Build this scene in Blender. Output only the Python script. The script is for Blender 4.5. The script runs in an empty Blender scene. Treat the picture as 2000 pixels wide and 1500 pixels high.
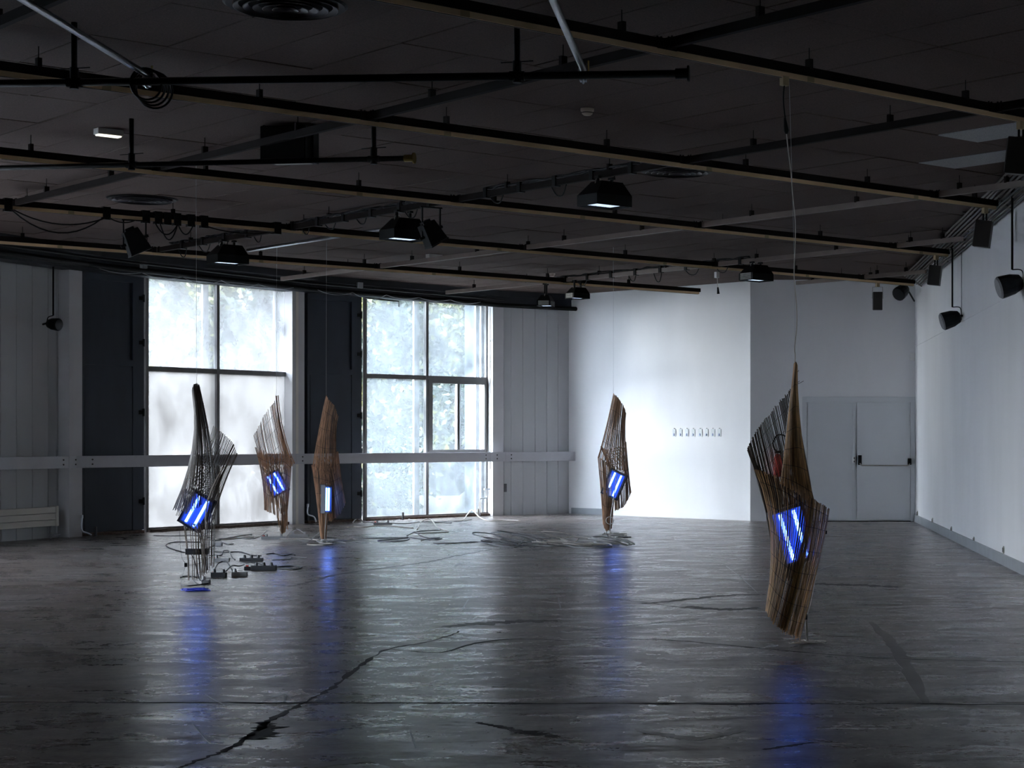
import bpy, math, random
import numpy as np
from mathutils import Vector, Matrix
R = random.Random(7)
C = bpy.context.scene.collection
F = 3550.0; CX = 1454.0; CY = 855.0; EYE = 1.5
CEIL = 4.33
# ------------------------------------------------------------------ camera, world, exposure
cam_d = bpy.data.cameras.new('camera'); cam = bpy.data.objects.new('camera', cam_d); C.objects.link(cam)
cam.location = (0, 0, EYE); cam.rotation_euler = (math.pi/2, 0, 0)
cam_d.sensor_width = 36.0; cam_d.lens = 36.0*F/2000.0
cam_d.shift_x = -(CX-1000)/2000.0; cam_d.shift_y = (CY-750)/2000.0
cam_d.clip_end = 300
bpy.context.scene.camera = cam
sc = bpy.context.scene
sc.view_settings.view_transform = 'Standard'; sc.view_settings.look = 'None'
sc.view_settings.gamma = 1.0; sc.view_settings.use_curve_mapping = False
sc.view_settings.exposure = 1.65
sc.cycles.use_denoising = True
sc.cycles.max_bounces = 10; sc.cycles.diffuse_bounces = 5; sc.cycles.glossy_bounces = 4
sc.cycles.transmission_bounces = 6; sc.cycles.transparent_max_bounces = 12
sc.cycles.sample_clamp_indirect = 12
sc.cycles.caustics_reflective = False; sc.cycles.caustics_refractive = False
world = bpy.data.worlds.new('sky'); sc.world = world; world.use_nodes = True
bg = world.node_tree.nodes['Background']
bg.inputs[0].default_value = (0.80, 0.87, 1.0, 1); bg.inputs[1].default_value = 30.0
sun_d = bpy.data.lights.new('sun', 'SUN'); sun = bpy.data.objects.new('sun', sun_d); C.objects.link(sun)
sun_d.energy = 3.1; sun_d.angle = math.radians(19); sun_d.color = (1.0, 0.95, 0.88)
sun.rotation_euler = Vector((1.0, -0.04, -0.045)).to_track_quat('-Z', 'Y').to_euler()

# ------------------------------------------------------------------ materials
def mat(name, col, rough=0.6, metal=0.0, var=0.0, scale=8.0, bump=0.0, bscale=60.0, emit=None, estr=0.0, stretch=(1, 1, 1), spec=0.5):
    m = bpy.data.materials.new(name); m.use_nodes = True
    nt = m.node_tree; N = nt.nodes; L = nt.links; b = N['Principled BSDF']
    b.inputs['Base Color'].default_value = (*col, 1); b.inputs['Roughness'].default_value = rough
    b.inputs['Metallic'].default_value = metal; b.inputs['Specular IOR Level'].default_value = spec
    tc = N.new('ShaderNodeTexCoord'); mp = N.new('ShaderNodeMapping'); mp.inputs['Scale'].default_value = stretch
    L.new(tc.outputs['Object'], mp.inputs['Vector'])
    if var > 0:
        n = N.new('ShaderNodeTexNoise'); n.inputs['Scale'].default_value = scale; n.inputs['Detail'].default_value = 5
        L.new(mp.outputs[0], n.inputs['Vector'])
        r = N.new('ShaderNodeValToRGB')
        r.color_ramp.elements[0].position = 0.3; r.color_ramp.elements[1].position = 0.7
        r.color_ramp.elements[0].color = (*[c*(1-var) for c in col], 1)
        r.color_ramp.elements[1].color = (*[min(1, c*(1+var)) for c in col], 1)
        L.new(n.outputs['Fac'], r.inputs[0]); L.new(r.outputs[0], b.inputs['Base Color'])
    if bump > 0:
        n2 = N.new('ShaderNodeTexNoise'); n2.inputs['Scale'].default_value = bscale; n2.inputs['Detail'].default_value = 3
        L.new(mp.outputs[0], n2.inputs['Vector'])
        bp = N.new('ShaderNodeBump'); bp.inputs['Strength'].default_value = bump; bp.inputs['Distance'].default_value = 0.01
        L.new(n2.outputs['Fac'], bp.inputs['Height']); L.new(bp.outputs[0], b.inputs['Normal'])
    if emit:
        b.inputs['Emission Color'].default_value = (*emit, 1); b.inputs['Emission Strength'].default_value = estr
    return m
M = {}
M['white'] = mat('white_wall_paint', (0.82, 0.82, 0.83), 0.75, var=0.035, scale=1.3, bump=0.15, bscale=40, stretch=(1, 1, .35))
M['doorpaint'] = mat('grey_white_door_paint', (0.66, 0.68, 0.70), 0.5, var=0.02, scale=2)
M['panel'] = mat('painted_wall_board', (0.55, 0.56, 0.57), 0.6, var=0.05, scale=1.2, stretch=(1, 1, .3))
M['column'] = mat('column_paint', (0.62, 0.61, 0.62), 0.6, var=0.04, scale=2)
M['cream'] = mat('warm_white_paint', (0.78, 0.74, 0.66), 0.5, var=0.04, scale=2)
M['rail'] = mat('painted_guard_rail', (0.52, 0.52, 0.55), 0.45, var=0.04, scale=3)
M['navy'] = mat('dark_navy_paint', (0.016, 0.024, 0.040), 0.55, var=0.2, scale=3, stretch=(1, 1, .3))
M['navytop'] = mat('dark_bulkhead_and_gap', (0.010, 0.012, 0.018), 0.6, var=0.2, scale=3)
M['frame'] = mat('grey_window_frame', (0.16, 0.155, 0.15), 0.45, var=0.1, scale=6)
M['base'] = mat('grey_baseboard', (0.30, 0.32, 0.34), 0.5, var=0.08, scale=4)
M['tile'] = mat('black_ceiling_tile', (0.068, 0.042, 0.033), 0.95, var=0.4, scale=90, bump=0.3, bscale=160)
M['paletile'] = mat('pale_ceiling_tile', (0.34, 0.34, 0.35), 0.9, var=0.25, scale=90, bump=0.4, bscale=160)
M['void'] = mat('ceiling_void', (0.012, 0.011, 0.011), 0.9)
M['railblack'] = mat('brown_black_rail', (0.012, 0.008, 0.007), 0.7, var=0.15, scale=5, spec=.08)
M['track'] = mat('cream_lighting_track', (0.72, 0.50, 0.29), 0.4, var=0.06, scale=3)
M['trackslot'] = mat('track_slot', (0.05, 0.04, 0.03), 0.5)
M['adapter'] = mat('yellowed_adapter', (0.42, 0.31, 0.17), 0.5, var=0.05)
M['black'] = mat('black_metal', (0.006, 0.006, 0.006), 0.5, var=0.2, scale=12, spec=.15)
M['blackpl'] = mat('black_plastic', (0.008, 0.008, 0.009), 0.45, var=0.1, scale=20, spec=.2)
M['brownbox'] = mat('brown_black_metal', (0.03, 0.024, 0.02), 0.45, var=0.1, scale=10)
M['chrome'] = mat('galvanised_steel', (0.55, 0.58, 0.62), 0.28, 1.0, var=0.08, scale=20)
M['steelgrey'] = mat('grey_steel', (0.35, 0.34, 0.30), 0.5, 0.3, var=0.1, scale=20)
M['brass'] = mat('brass_cap', (0.45, 0.32, 0.10), 0.35, 0.9, var=0.1, scale=20)
M['grille'] = mat('grey_grille', (0.22, 0.22, 0.23), 0.6, var=0.3, scale=200)
M['whitepl'] = mat('white_plastic', (0.75, 0.74, 0.72), 0.4, var=0.03)
M['cordwhite'] = mat('white_cord', (0.72, 0.68, 0.62), 0.5, var=0.05)
M['cordgrey'] = mat('grey_cable', (0.36, 0.36, 0.37), 0.45, var=0.1)
M['corddark'] = mat('dark_cable', (0.06, 0.06, 0.065), 0.45, var=0.1)
M['stripgrey'] = mat('grey_power_strip', (0.33, 0.33, 0.34), 0.45, var=0.05)
M['stripdark'] = mat('dark_power_strip', (0.05, 0.05, 0.055), 0.45, var=0.05)
M['red'] = mat('red_paint', (0.62, 0.05, 0.03), 0.35, var=0.05)
M['reed'] = mat('brown_reed', (0.48, 0.27, 0.155), 0.6, var=0.45, scale=14, stretch=(3, 3, .5))
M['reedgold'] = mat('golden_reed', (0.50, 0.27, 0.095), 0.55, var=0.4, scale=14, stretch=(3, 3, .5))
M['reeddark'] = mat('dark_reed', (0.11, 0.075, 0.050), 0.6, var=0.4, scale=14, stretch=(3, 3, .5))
M['wire'] = mat('binding_wire', (0.03, 0.022, 0.015), 0.5)
M['nylon'] = mat('nylon_thread', (0.55, 0.56, 0.58), 0.4)
M['bluepaint'] = mat('blue_lamp_housing', (0.012, 0.016, 0.05), 0.35)
M['tube'] = mat('lit_blue_tube', (0.8, 0.85, 1), 0.4, emit=(0.10, 0.25, 1.0), estr=5.5)
M['halo'] = mat('blue_halo_glow', (0.02, 0.04, 0.3), 0.2, emit=(0.03, 0.10, 0.55), estr=.22)  # halo of the tubes put into the back plate as its own glow
M['hoodglow'] = mat('pale_blue_emission', (0.8, 0.85, 1), 0.4, emit=(0.62, 0.78, 1.0), estr=0.33, var=0)  # strips inside the hoods carry a weak pale blue emission
M['exitglow'] = mat('lit_emergency_lens', (0.9, 0.9, 0.85), 0.4, emit=(1.0, 0.93, 0.75), estr=0.6)
M['bluestring'] = mat('blue_string', (0.03, 0.06, 0.75), 0.4)
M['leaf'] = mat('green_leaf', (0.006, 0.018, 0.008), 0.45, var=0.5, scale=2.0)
M['leaf_sunlit'] = mat('sun_glint_leaf', (0.085, 0.090, 0.020), 0.45, var=0.4, scale=2.5)  # sun glints on the foliage put into a brighter yellow leaf colour
M['bark'] = mat('grey_bark', (0.03, 0.026, 0.025), 0.85, var=0.3, scale=8, bump=0.4, bscale=20)
M['grass'] = mat('outdoor_ground', (0.04, 0.045, 0.04), 0.9, var=0.3, scale=2)
M['ext'] = mat('outer_wall_paint', (0.04, 0.05, 0.06), 0.7, var=0.05)
M['extwhite'] = mat('outer_white_frame', (0.25, 0.24, 0.23), 0.5)
M['rust'] = mat('rusty_sill', (0.13, 0.09, 0.07), 0.8, var=0.5, scale=20)
M['clearpl'] = mat('clear_plate', (0.68, 0.72, 0.73), 0.6)
M['cablebrown'] = mat('brown_cable', (0.10, 0.075, 0.062), 0.5)
M['bluegrey'] = mat('pale_blue_pigment', (0.48, 0.54, 0.82), 0.6)

def floor_mat():
    m = bpy.data.materials.new('polished_dark_concrete'); m.use_nodes = True
    nt = m.node_tree; N = nt.nodes; L = nt.links; b = N['Principled BSDF']
    tc = N.new('ShaderNodeTexCoord')
    def mapn(s): 
        mp = N.new('ShaderNodeMapping'); mp.inputs['Scale'].default_value = s; L.new(tc.outputs['Object'], mp.inputs[0]); return mp
    def noise(s, det, st=(1, 1, 1), dist=0.0, rough=.55):
        n = N.new('ShaderNodeTexNoise'); n.inputs['Scale'].default_value = s; n.inputs['Detail'].default_value = det
        n.inputs['Distortion'].default_value = dist; n.inputs['Roughness'].default_value = rough
        L.new(mapn(st).outputs[0], n.inputs['Vector']); return n
    def ramp(n, a, ca, bb, cb):
        r = N.new('ShaderNodeValToRGB'); e = r.color_ramp.elements
        e[0].position = a; e[1].position = bb; e[0].color = (*ca, 1); e[1].color = (*cb, 1)
        L.new(n.outputs[0], r.inputs[0]); return r
    def mix(t, f, a, b_):
        x = N.new('ShaderNodeMix'); x.data_type = 'RGBA'; x.blend_type = t
        x.inputs[0].default_value = f; L.new(a, x.inputs[6]); L.new(b_, x.inputs[7]); return x
    big = ramp(noise(0.8, 6, (1, .8, 1), 0.6), .35, (0.155, 0.120, 0.102), .7, (0.26, 0.235, 0.22))
    brown = ramp(noise(0.35, 5, dist=1.2), .45, (1, 1, 1), .75, (0.62, 0.50, 0.44))
    m1 = mix('MULTIPLY', .8, big.outputs[0], brown.outputs[0])
    fine = ramp(noise(14, 8, (1, .5, 1)), .3, (0.62, 0.62, 0.62), .65, (1.15, 1.15, 1.15))
    m2 = mix('MULTIPLY', .8, m1.outputs[2], fine.outputs[0])
    streak = ramp(noise(1.6, 10, (.8, 1.3, 1), 1.2, .68), .34, (0.30, 0.28, 0.28), .50, (1, 1, 1))
    m3 = mix('MULTIPLY', .85, m2.outputs[2], streak.outputs[0])
    L.new(m3.outputs[2], b.inputs['Base Color'])
    rr = ramp(noise(2.0, 9, (.8, 1.3, 1), 1.0, .68), .3, (0.19,)*3, .7, (0.40,)*3)
    r2 = ramp(noise(30, 4), .3, (0.9,)*3, .7, (1.15,)*3)
    m4 = mix('MULTIPLY', 1.0, rr.outputs[0], r2.outputs[0])
    L.new(m4.outputs[2], b.inputs['Roughness'])
    sp = ramp(noise(1.5, 10, (.7, 1.3, 1), 1.3, .70), .36, (0.14,)*3, .56, (1.0,)*3)
    L.new(sp.outputs[0], b.inputs['Specular IOR Level'])
    bp = N.new('ShaderNodeBump'); bp.inputs['Strength'].default_value = .35; bp.inputs['Distance'].default_value = .03
    L.new(noise(2.2, 5, (.7, 1.6, 1), .6).outputs[0], bp.inputs['Height'])
    bp2 = N.new('ShaderNodeBump'); bp2.inputs['Strength'].default_value = .12; bp2.inputs['Distance'].default_value = .005
    L.new(noise(60, 4).outputs[0], bp2.inputs['Height']); L.new(bp.outputs[0], bp2.inputs['Normal'])
    L.new(bp2.outputs[0], b.inputs['Normal'])
    return m
def per_island(m, lo, hi):
    nt = m.node_tree; N = nt.nodes; L = nt.links; b = N['Principled BSDF']; g = N.new('ShaderNodeNewGeometry')
    mr = N.new('ShaderNodeMapRange'); mr.inputs['To Min'].default_value = lo; mr.inputs['To Max'].default_value = hi; L.new(g.outputs['Random Per Island'], mr.inputs[0])
    mx = N.new('ShaderNodeMix'); mx.data_type = 'RGBA'; mx.blend_type = 'MULTIPLY'; mx.inputs[0].default_value = 1
    src = b.inputs['Base Color'].links[0].from_socket; L.new(src, mx.inputs[6]); L.new(mr.outputs[0], mx.inputs[7]); L.new(mx.outputs[2], b.inputs['Base Color'])
for k_ in ('reed', 'reedgold', 'reeddark'): per_island(M[k_], .35, 1.35)
for k_ in ('leaf', 'leaf_sunlit'): per_island(M[k_], .4, 1.6)
M['floor'] = floor_mat()
M['stain'] = mat('dark_floor_stain', (0.05, 0.045, 0.043), 0.45, var=0.4, scale=5, spec=.3)
M['brownstain'] = mat('brown_floor_stain', (0.11, 0.092, 0.082), 0.36, var=0.3, scale=3, spec=.5)
M['scratch'] = mat('pale_floor_scratch', (0.42, 0.43, 0.44), 0.5)
M['crack'] = mat('floor_crack', (0.025, 0.022, 0.022), 0.6, spec=.2)

def pane_mat(name, lo, hi, tint, zlo=None):
    """dusty glass: a see-through share and a light-scattering dust share that varies in soft clouds"""
    m = bpy.data.materials.new(name); m.use_nodes = True
    nt = m.node_tree; N = nt.nodes; L = nt.links
    N.remove(N['Principled BSDF']); out = N['Material Output']
    tr = N.new('ShaderNodeBsdfTransparent'); tr.inputs[0].default_value = (.93, .96, .97, 1)
    tl = N.new('ShaderNodeBsdfTranslucent'); tl.inputs[0].default_value = (*tint, 1)
    df = N.new('ShaderNodeBsdfDiffuse'); df.inputs[0].default_value = (.5, .5, .5, 1)
    m1 = N.new('ShaderNodeMixShader'); m1.inputs[0].default_value = .08
    L.new(tl.outputs[0], m1.inputs[1]); L.new(df.outputs[0], m1.inputs[2])
    tc = N.new('ShaderNodeTexCoord')
    n = N.new('ShaderNodeTexNoise'); n.inputs['Scale'].default_value = 1.1; n.inputs['Detail'].default_value = 4
    n.inputs['Distortion'].default_value = .6
    L.new(tc.outputs['Object'], n.inputs['Vector'])
    n2 = N.new('ShaderNodeTexNoise'); n2.inputs['Scale'].default_value = 9; n2.inputs['Detail'].default_value = 5
    mp = N.new('ShaderNodeMapping'); mp.inputs['Scale'].default_value = (1, 1, .4)
    L.new(tc.outputs['Object'], mp.inputs[0]); L.new(mp.outputs[0], n2.inputs['Vector'])
    ad = N.new('ShaderNodeMath'); ad.operation = 'MULTIPLY_ADD'; ad.inputs[1].default_value = .25
    L.new(n2.outputs[0], ad.inputs[0]); L.new(n.outputs[0], ad.inputs[2])
    mr = N.new('ShaderNodeMapRange'); mr.inputs['From Min'].default_value = .42; mr.inputs['From Max'].default_value = .82
    mr.inputs['To Min'].default_value = lo; mr.inputs['To Max'].default_value = hi
    L.new(ad.outputs[0], mr.inputs[0])
    mx = N.new('ShaderNodeMixShader'); L.new(mr.outputs[0], mx.inputs[0])
    L.new(tr.outputs[0], mx.inputs[1]); L.new(m1.outputs[0], mx.inputs[2])
    L.new(mx.outputs[0], out.inputs['Surface'])
    return m
M['pane_dense'] = pane_mat('dust_white_glass', .84, .97, (.115, .112, .108))
M['pane_mid'] = pane_mat('dusty_glass', .45, .80, (.075, .078, .080))
M['pane_clear'] = pane_mat('lightly_dusty_glass', .25, .74, (.062, .070, .074))
M['pane_fill'] = pane_mat('fill_window_glass', .60, .72, (.20, .21, .22))  # glass of the added left windows, scatter share set to limit the sun
M['pane_open'] = pane_mat('clearer_glass', .15, .55, (.062, .070, .074))

# ------------------------------------------------------------------ helpers
def V(*a): return Vector(a)
def P(px, py, Y): return V((px-CX)*Y/F, Y, EYE+(CY-py)*Y/F)
def PF(px, py): 
    k = EYE/(py-CY); return V((px-CX)*k, F*k, 0)
ORI = {}
def empty(name, loc=(0, 0, 0)):
    o = bpy.data.objects.new(name, None); C.objects.link(o); o.location = loc; o.empty_display_size = .2
    ORI[o.name] = Vector(loc); return o
def tag(o, label=None, cat=None, group=None, kind=None):
    if label: o['label'] = label
    if cat: o['category'] = cat
    if group: o['group'] = group
    if kind: o['kind'] = kind
    return o
def thing(name, label, cat, loc=(0, 0, 0), group=None): return tag(empty(name, loc), label, cat, group)

class MB:
    def __init__(s): s.v = []; s.f = []
    def add(s, vs, fs):
        n = len(s.v); s.v += [tuple(v) for v in vs]; s.f += [tuple(i+n for i in f) for f in fs]; return s
    def box(s, c, h, ax=None):
        ax = ax or (V(1, 0, 0), V(0, 1, 0), V(0, 0, 1)); c = Vector(c); vs = []
        for k in (-1, 1):
            for i, j in ((-1, -1), (1, -1), (1, 1), (-1, 1)):
                vs.append(c+ax[0]*h[0]*i+ax[1]*h[1]*j+ax[2]*h[2]*k)
        return s.add(vs, [(3, 2, 1, 0), (4, 5, 6, 7), (0, 1, 5, 4), (1, 2, 6, 5), (2, 3, 7, 6), (3, 0, 4, 7)])
    def frustum(s, c, h0, h1, hz, ax, off=(0, 0)):
        c = Vector(c); vs = []
        for k, h, o in ((-1, h0, (0, 0)), (1, h1, off)):
            for i, j in ((-1, -1), (1, -1), (1, 1), (-1, 1)):
                vs.append(c+ax[0]*(h[0]*i+o[0])+ax[1]*(h[1]*j+o[1])+ax[2]*hz*k)
        return s.add(vs, [(3, 2, 1, 0), (4, 5, 6, 7), (0, 1, 5, 4), (1, 2, 6, 5), (2, 3, 7, 6), (3, 0, 4, 7)])
    def tube(s, pts, r, n=8, cap=True, rs=None):
        pts = [Vector(p) for p in pts]; vs = []; fs = []
        up = V(0, 0, 1); prev = None
        for i, p in enumerate(pts):
            d = (pts[min(i+1, len(pts)-1)]-pts[max(i-1, 0)]); d = d.normalized() if d.length > 1e-9 else V(0, 0, 1)
            if prev is None:
                a = d.cross(up if abs(d.z) < .95 else V(1, 0, 0)).normalized()
            else:
                a = (prev-d*prev.dot(d)); a = a.normalized() if a.length > 1e-6 else d.cross(V(1, 0, 0)).normalized()
            prev = a; b = d.cross(a); rr = rs[i] if rs else r
            for k in range(n):
                t = 2*math.pi*k/n; vs.append(p+a*math.cos(t)*rr+b*math.sin(t)*rr)
        for i in range(len(pts)-1):
            for k in range(n):
                fs.append((i*n+k, i*n+(k+1) % n, (i+1)*n+(k+1) % n, (i+1)*n+k))
        if cap: fs += [tuple(range(n-1, -1, -1)), tuple((len(pts)-1)*n+k for k in range(n))]
        return s.add(vs, fs)
    def cyl(s, a, b, r, n=12, r2=None): return s.tube([a, b], r, n, rs=[r, r2 if r2 is not None else r])
    def prism(s, poly, z0, z1):
        n = len(poly); vs = [(p[0], p[1], z0) for p in poly]+[(p[0], p[1], z1) for p in poly]
        return s.add(vs, [tuple(range(n-1, -1, -1)), tuple(range(n, 2*n))]+[(i, (i+1) % n, n+(i+1) % n, n+i) for i in range(n)])
    def torus(s, c, R_, r, ax, n=24, m=6):
        pts = [Vector(c)+ax[0]*R_*math.cos(2*math.pi*k/n)+ax[1]*R_*math.sin(2*math.pi*k/n) for k in range(n+1)]
        return s.tube(pts, r, m, cap=False)
    def build(s, name, m, parent=None, smooth=False, bevel=0.0):
        me = bpy.data.meshes.new(name)
        root = parent
        while root is not None and root.parent is not None: root = root.parent
        o0 = ORI.get(root.name, V(0, 0, 0)) if root is not None else V(0, 0, 0)
        me.from_pydata([(v[0]-o0.x, v[1]-o0.y, v[2]-o0.z) for v in s.v], [], s.f); me.update()
        me.materials.append(M[m] if isinstance(m, str) else m)
        if smooth:
            for p in me.polygons: p.use_smooth = True
        o = bpy.data.objects.new(name, me); C.objects.link(o)
        if parent is not None: o.parent = parent
        if bevel > 0:
            bv = o.modifiers.new('bevel', 'BEVEL'); bv.width = bevel; bv.segments = 2
        return o
def struct(o): o['kind'] = 'structure'; return o
def cr(pts, n=8):
    """smooth curve through points"""
    pts = [Vector(p) for p in pts]; P_ = [pts[0]]+pts+[pts[-1]]; out = []
    for i in range(1, len(P_)-2):
        a, b, c, d = P_[i-1:i+3]
        for k in range(n):
            t = k/n; out.append(.5*((2*b)+(c-a)*t+(2*a-5*b+4*c-d)*t*t+(3*b-a-3*c+d)*t**3))
    out.append(pts[-1]); return out

# ceiling grid frame
GA = math.radians(43.0); E1 = V(math.cos(GA), math.sin(GA), 0); E2 = V(-math.sin(GA), math.cos(GA), 0); EZ = V(0, 0, 1)
def G(u, v, z): return E1*u+E2*v+EZ*z
def gv(px, v):  # u on the line v=const seen at column px
    k = v/(-E1.y*(px-CX)+E1.x*F) if False else v/((px-CX)*E2.x+F*E2.y); X = (px-CX)*k; Y = F*k
    return X*E1.x+Y*E1.y
def gu(px, u):
    k = u/((px-CX)*E1.x+F*E1.y); return (px-CX)*k*E2.x+F*k*E2.y

# ------------------------------------------------------------------ facade polygon
V1 = V(-10.15, 27.35, 0); V2 = V(-7.73, 31.5, 0); V3 = V(-4.81, 34.9, 0); V4 = V(-3.43, 35.93, 0)
def dirv(deg): return V(math.cos(math.radians(deg)), math.sin(math.radians(deg)), 0)
V0 = V1-dirv(73)*4.7; Vm1 = V0-dirv(84)*4.7; Vm2 = Vm1-dirv(90)*4.7; Vm3 = V(Vm2.x, -4, 0)
class Bay:
    def __init__(s, a, b): s.a = a; s.b = b; s.t = (b-a).normalized(); s.n = V(s.t.y, -s.t.x, 0); s.len = (b-a).length
    def pt(s, t, n, z=0): return s.a+s.t*t+s.n*n+EZ*z
    def ax(s): return (s.t, s.n, EZ)
    def at(s, px, n=0.0):  # distance along the bay of the line of sight through column px
        o = s.a+s.n*n; q = (px-CX)/F
        return (q*o.y-o.x)/(s.t.x-q*s.t.y)
    def box(s, mb, t0, t1, n0, n1, z0, z1):
        mb.box(s.pt((t0+t1)/2, (n0+n1)/2, (z0+z1)/2), (abs(t1-t0)/2, abs(n1-n0)/2, abs(z1-z0)/2), s.ax()); return mb
B0 = Bay(V0, V1); B1 = Bay(V1, V2); B2 = Bay(V2, V3); B3 = Bay(V3, V4); Bm1 = Bay(Vm1, V0); Bm2 = Bay(Vm2, Vm1); Bm3 = Bay(Vm3, Vm2)
XR = 3.06; YD = 32.57; VC = V(0.404, YD, 0)

# ------------------------------------------------------------------ floor
fl = struct(MB().prism([(-12.3, -4.3), (XR+.3, -4.3), (XR+.3, YD+.4), (VC.x+.3, YD+.4), (V4.x+.1, V4.y+.6), (V3.x-.35, V3.y+.5), (V2.x-.5, V2.y+.4), (V1.x-.5, V1.y+.2), (V0.x-.5, V0.y), (-12.3, 18)], -.30, -.025).build('floor', 'crack'))
YJ = 10.3
room = [(-11.95, -4), (XR, -4), (XR, YD), (VC.x, YD), (V4.x, V4.y), (V3.x, V3.y), (V2.x, V2.y), (V1.x, V1.y), (V0.x, V0.y), (Vm1.x, Vm1.y), (Vm2.x, Vm2.y)]
outer = [(-12.3, YJ+.008), (XR+.3, YJ+.008), (XR+.3, YD+.4), (VC.x+.3, YD+.4), (V4.x+.1, V4.y+.6), (V3.x-.35, V3.y+.5), (V2.x-.5, V2.y+.4), (V1.x-.5, V1.y+.2), (V0.x-.5, V0.y), (-12.3, 18)]
MB().prism(outer, -.03, 0).build('floor_slab', 'floor', fl)
MB().prism([(-12.3, -4.2), (XR+.3, -4.2), (XR+.3, YJ-.008), (-12.3, YJ-.008)], -.03, 0).build('floor_slab', 'floor', fl)
def strip(pts, w, m, name, z=.0012, seed=1, jag=.5):
    r = random.Random(seed); pts = [PF(*p) for p in pts]; d = cr(pts, 10); mb = MB(); vs = []
    for i, p in enumerate(d):
        t = (d[min(i+1, len(d)-1)]-d[max(i-1, 0)]).normalized(); s = V(-t.y, t.x, 0)
        ww = w*(.15+.85*math.sin(math.pi*(i+.5)/len(d))**.5)*(1+r.uniform(-jag, jag)); o = s*r.uniform(-w, w)*.5*jag
        vs += [p+s*ww/2+o, p-s*ww/2+o]
    n = len(d); top = [v+EZ*z for v in vs]
    mb.add(top+vs, [(2*i, 2*i+1, 2*i+3, 2*i+2) for i in range(n-1)]+[(2*i, 2*i+2, 2*n+2*i+2, 2*n+2*i) for i in range(n-1)]+[(2*i+1, 2*n+2*i+1, 2*n+2*i+3, 2*i+3) for i in range(n-1)])
    return mb.build(name, m, fl)
strip([(350, 1500), (400, 1480), (450, 1462), (500, 1430), (530, 1405), (600, 1370), (660, 1335), (710, 1295), (760, 1268), (850, 1250), (900, 1232)], .034, 'crack', 'floor_crack', seed=2, jag=.7)
strip([(760, 1268), (860, 1274), (930, 1256), (1010, 1248), (1120, 1252)], .025, 'crack', 'floor_crack', seed=3)
strip([(560, 1146), (600, 1138), (660, 1122), (760, 1108), (840, 1097), (870, 1090), (900, 1084), (960, 1073)], .07, 'stain', 'floor_crack', seed=4)
strip([(0, 1371.5), (500, 1372.5), (1000, 1374), (1500, 1374.5), (2000, 1376)], .035, 'crack', 'floor_joint_wear', seed=5, jag=.8)
strip([(1100, 1247), (1300, 1250), (1450, 1263), (1700, 1284), (2000, 1293)], .02, 'crack', 'floor_crack', seed=6, jag=.6)
strip([(860, 1224), (940, 1218), (1010, 1214), (1090, 1213)], .22, 'stain', 'floor_stain', seed=7)
strip([(1000, 1243), (1100, 1234), (1250, 1220), (1380, 1208)], .018, 'stain', 'floor_crack', seed=8)
strip([(1170, 1167), (1260, 1177), (1330, 1186), (1400, 1190), (1440, 1186)], .03, 'stain', 'floor_crack', seed=9)
strip([(1250, 1180), (1330, 1172), (1420, 1163), (1495, 1161)], .10, 'stain', 'floor_stain', seed=10)
strip([(1340, 1184), (1390, 1189), (1440, 1190), (1480, 1186)], .16, 'stain', 'floor_stain', seed=14)
strip([(1580, 1140), (1650, 1142), (1700, 1144), (1760, 1147)], .2, 'stain', 'floor_stain', seed=15)
strip([(1700, 1215), (1740, 1255), (1770, 1300), (1810, 1375)], .1, 'brownstain', 'floor_stain', seed=16, jag=.2)
strip([(510, 1410), (525, 1425), (500, 1440), (490, 1445)], .12, 'crack', 'floor_stain', seed=11)
strip([(600, 1500), (660, 1490), (735, 1485), (790, 1500)], .12, 'brownstain', 'floor_stain', seed=12, jag=.1)
strip([(1240, 1425), (1330, 1440), (1370, 1442), (1450, 1427)], .09, 'brownstain', 'floor_stain', seed=13, jag=.3)
strip([(1490, 1464), (1540, 1457), (1590, 1450)], .03, 'crack', 'floor_crack', seed=17)
strip([(1000, 1425), (1050, 1434), (1090, 1440)], .08, 'crack', 'floor_stain', seed=18)
strip([(930, 1411), (970, 1418), (1000, 1425)], .05, 'crack', 'floor_stain', seed=19)
for i, q in enumerate([[(887, 1107), (901, 1100)], [(1418, 1105), (1450, 1130), (1480, 1158)], [(400, 1355), (440, 1378)], [(1090, 1165), (1096, 1192)], [(376, 1412), (400, 1440), (412, 1452)], [(520, 1365), (560, 1355)], [(915, 1170), (900, 1195)], [(800, 1425), (812, 1460)], [(1500, 1150), (1640, 1098)], [(556, 1370), (560, 1357)]]):
    strip(q, .012 if i else .05, 'scratch', 'floor_scratch', z=.0016, seed=30+i, jag=.1)

# ------------------------------------------------------------------ ceiling
ce_out = [(-12.3, -4.3), (XR+.3, -4.3), (XR+.3, YD+.4), (VC.x+.3, YD+.4), (V4.x+.1, V4.y+.6), (V3.x-.35, V3.y+.5), (V2.x-.5, V2.y+.4), (V1.x-.5, V1.y+.2), (V0.x-.5, V0.y), (-12.3, 18)]
ce = struct(MB().prism(ce_out, CEIL+.025, CEIL+.3).build('ceiling', 'void'))
def inside(x, y, poly):
    c = False; n = len(poly)
    for i in range(n):
        x1, y1 = poly[i]; x2, y2 = poly[i-1]
        if (y1 > y) != (y2 > y) and x < (x2-x1)*(y-y1)/(y2-y1)+x1: c = not c
    return c
DU, DV = .583, 1.272
tm = MB().box((0, 0, CEIL+.012), (DU/2-.006, DV/2-.006, .012)).build('ceiling_tile', 'tile', ce)
tile_me = tm.data; first = True; vis = []; rest = MB(); pale = []
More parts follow.
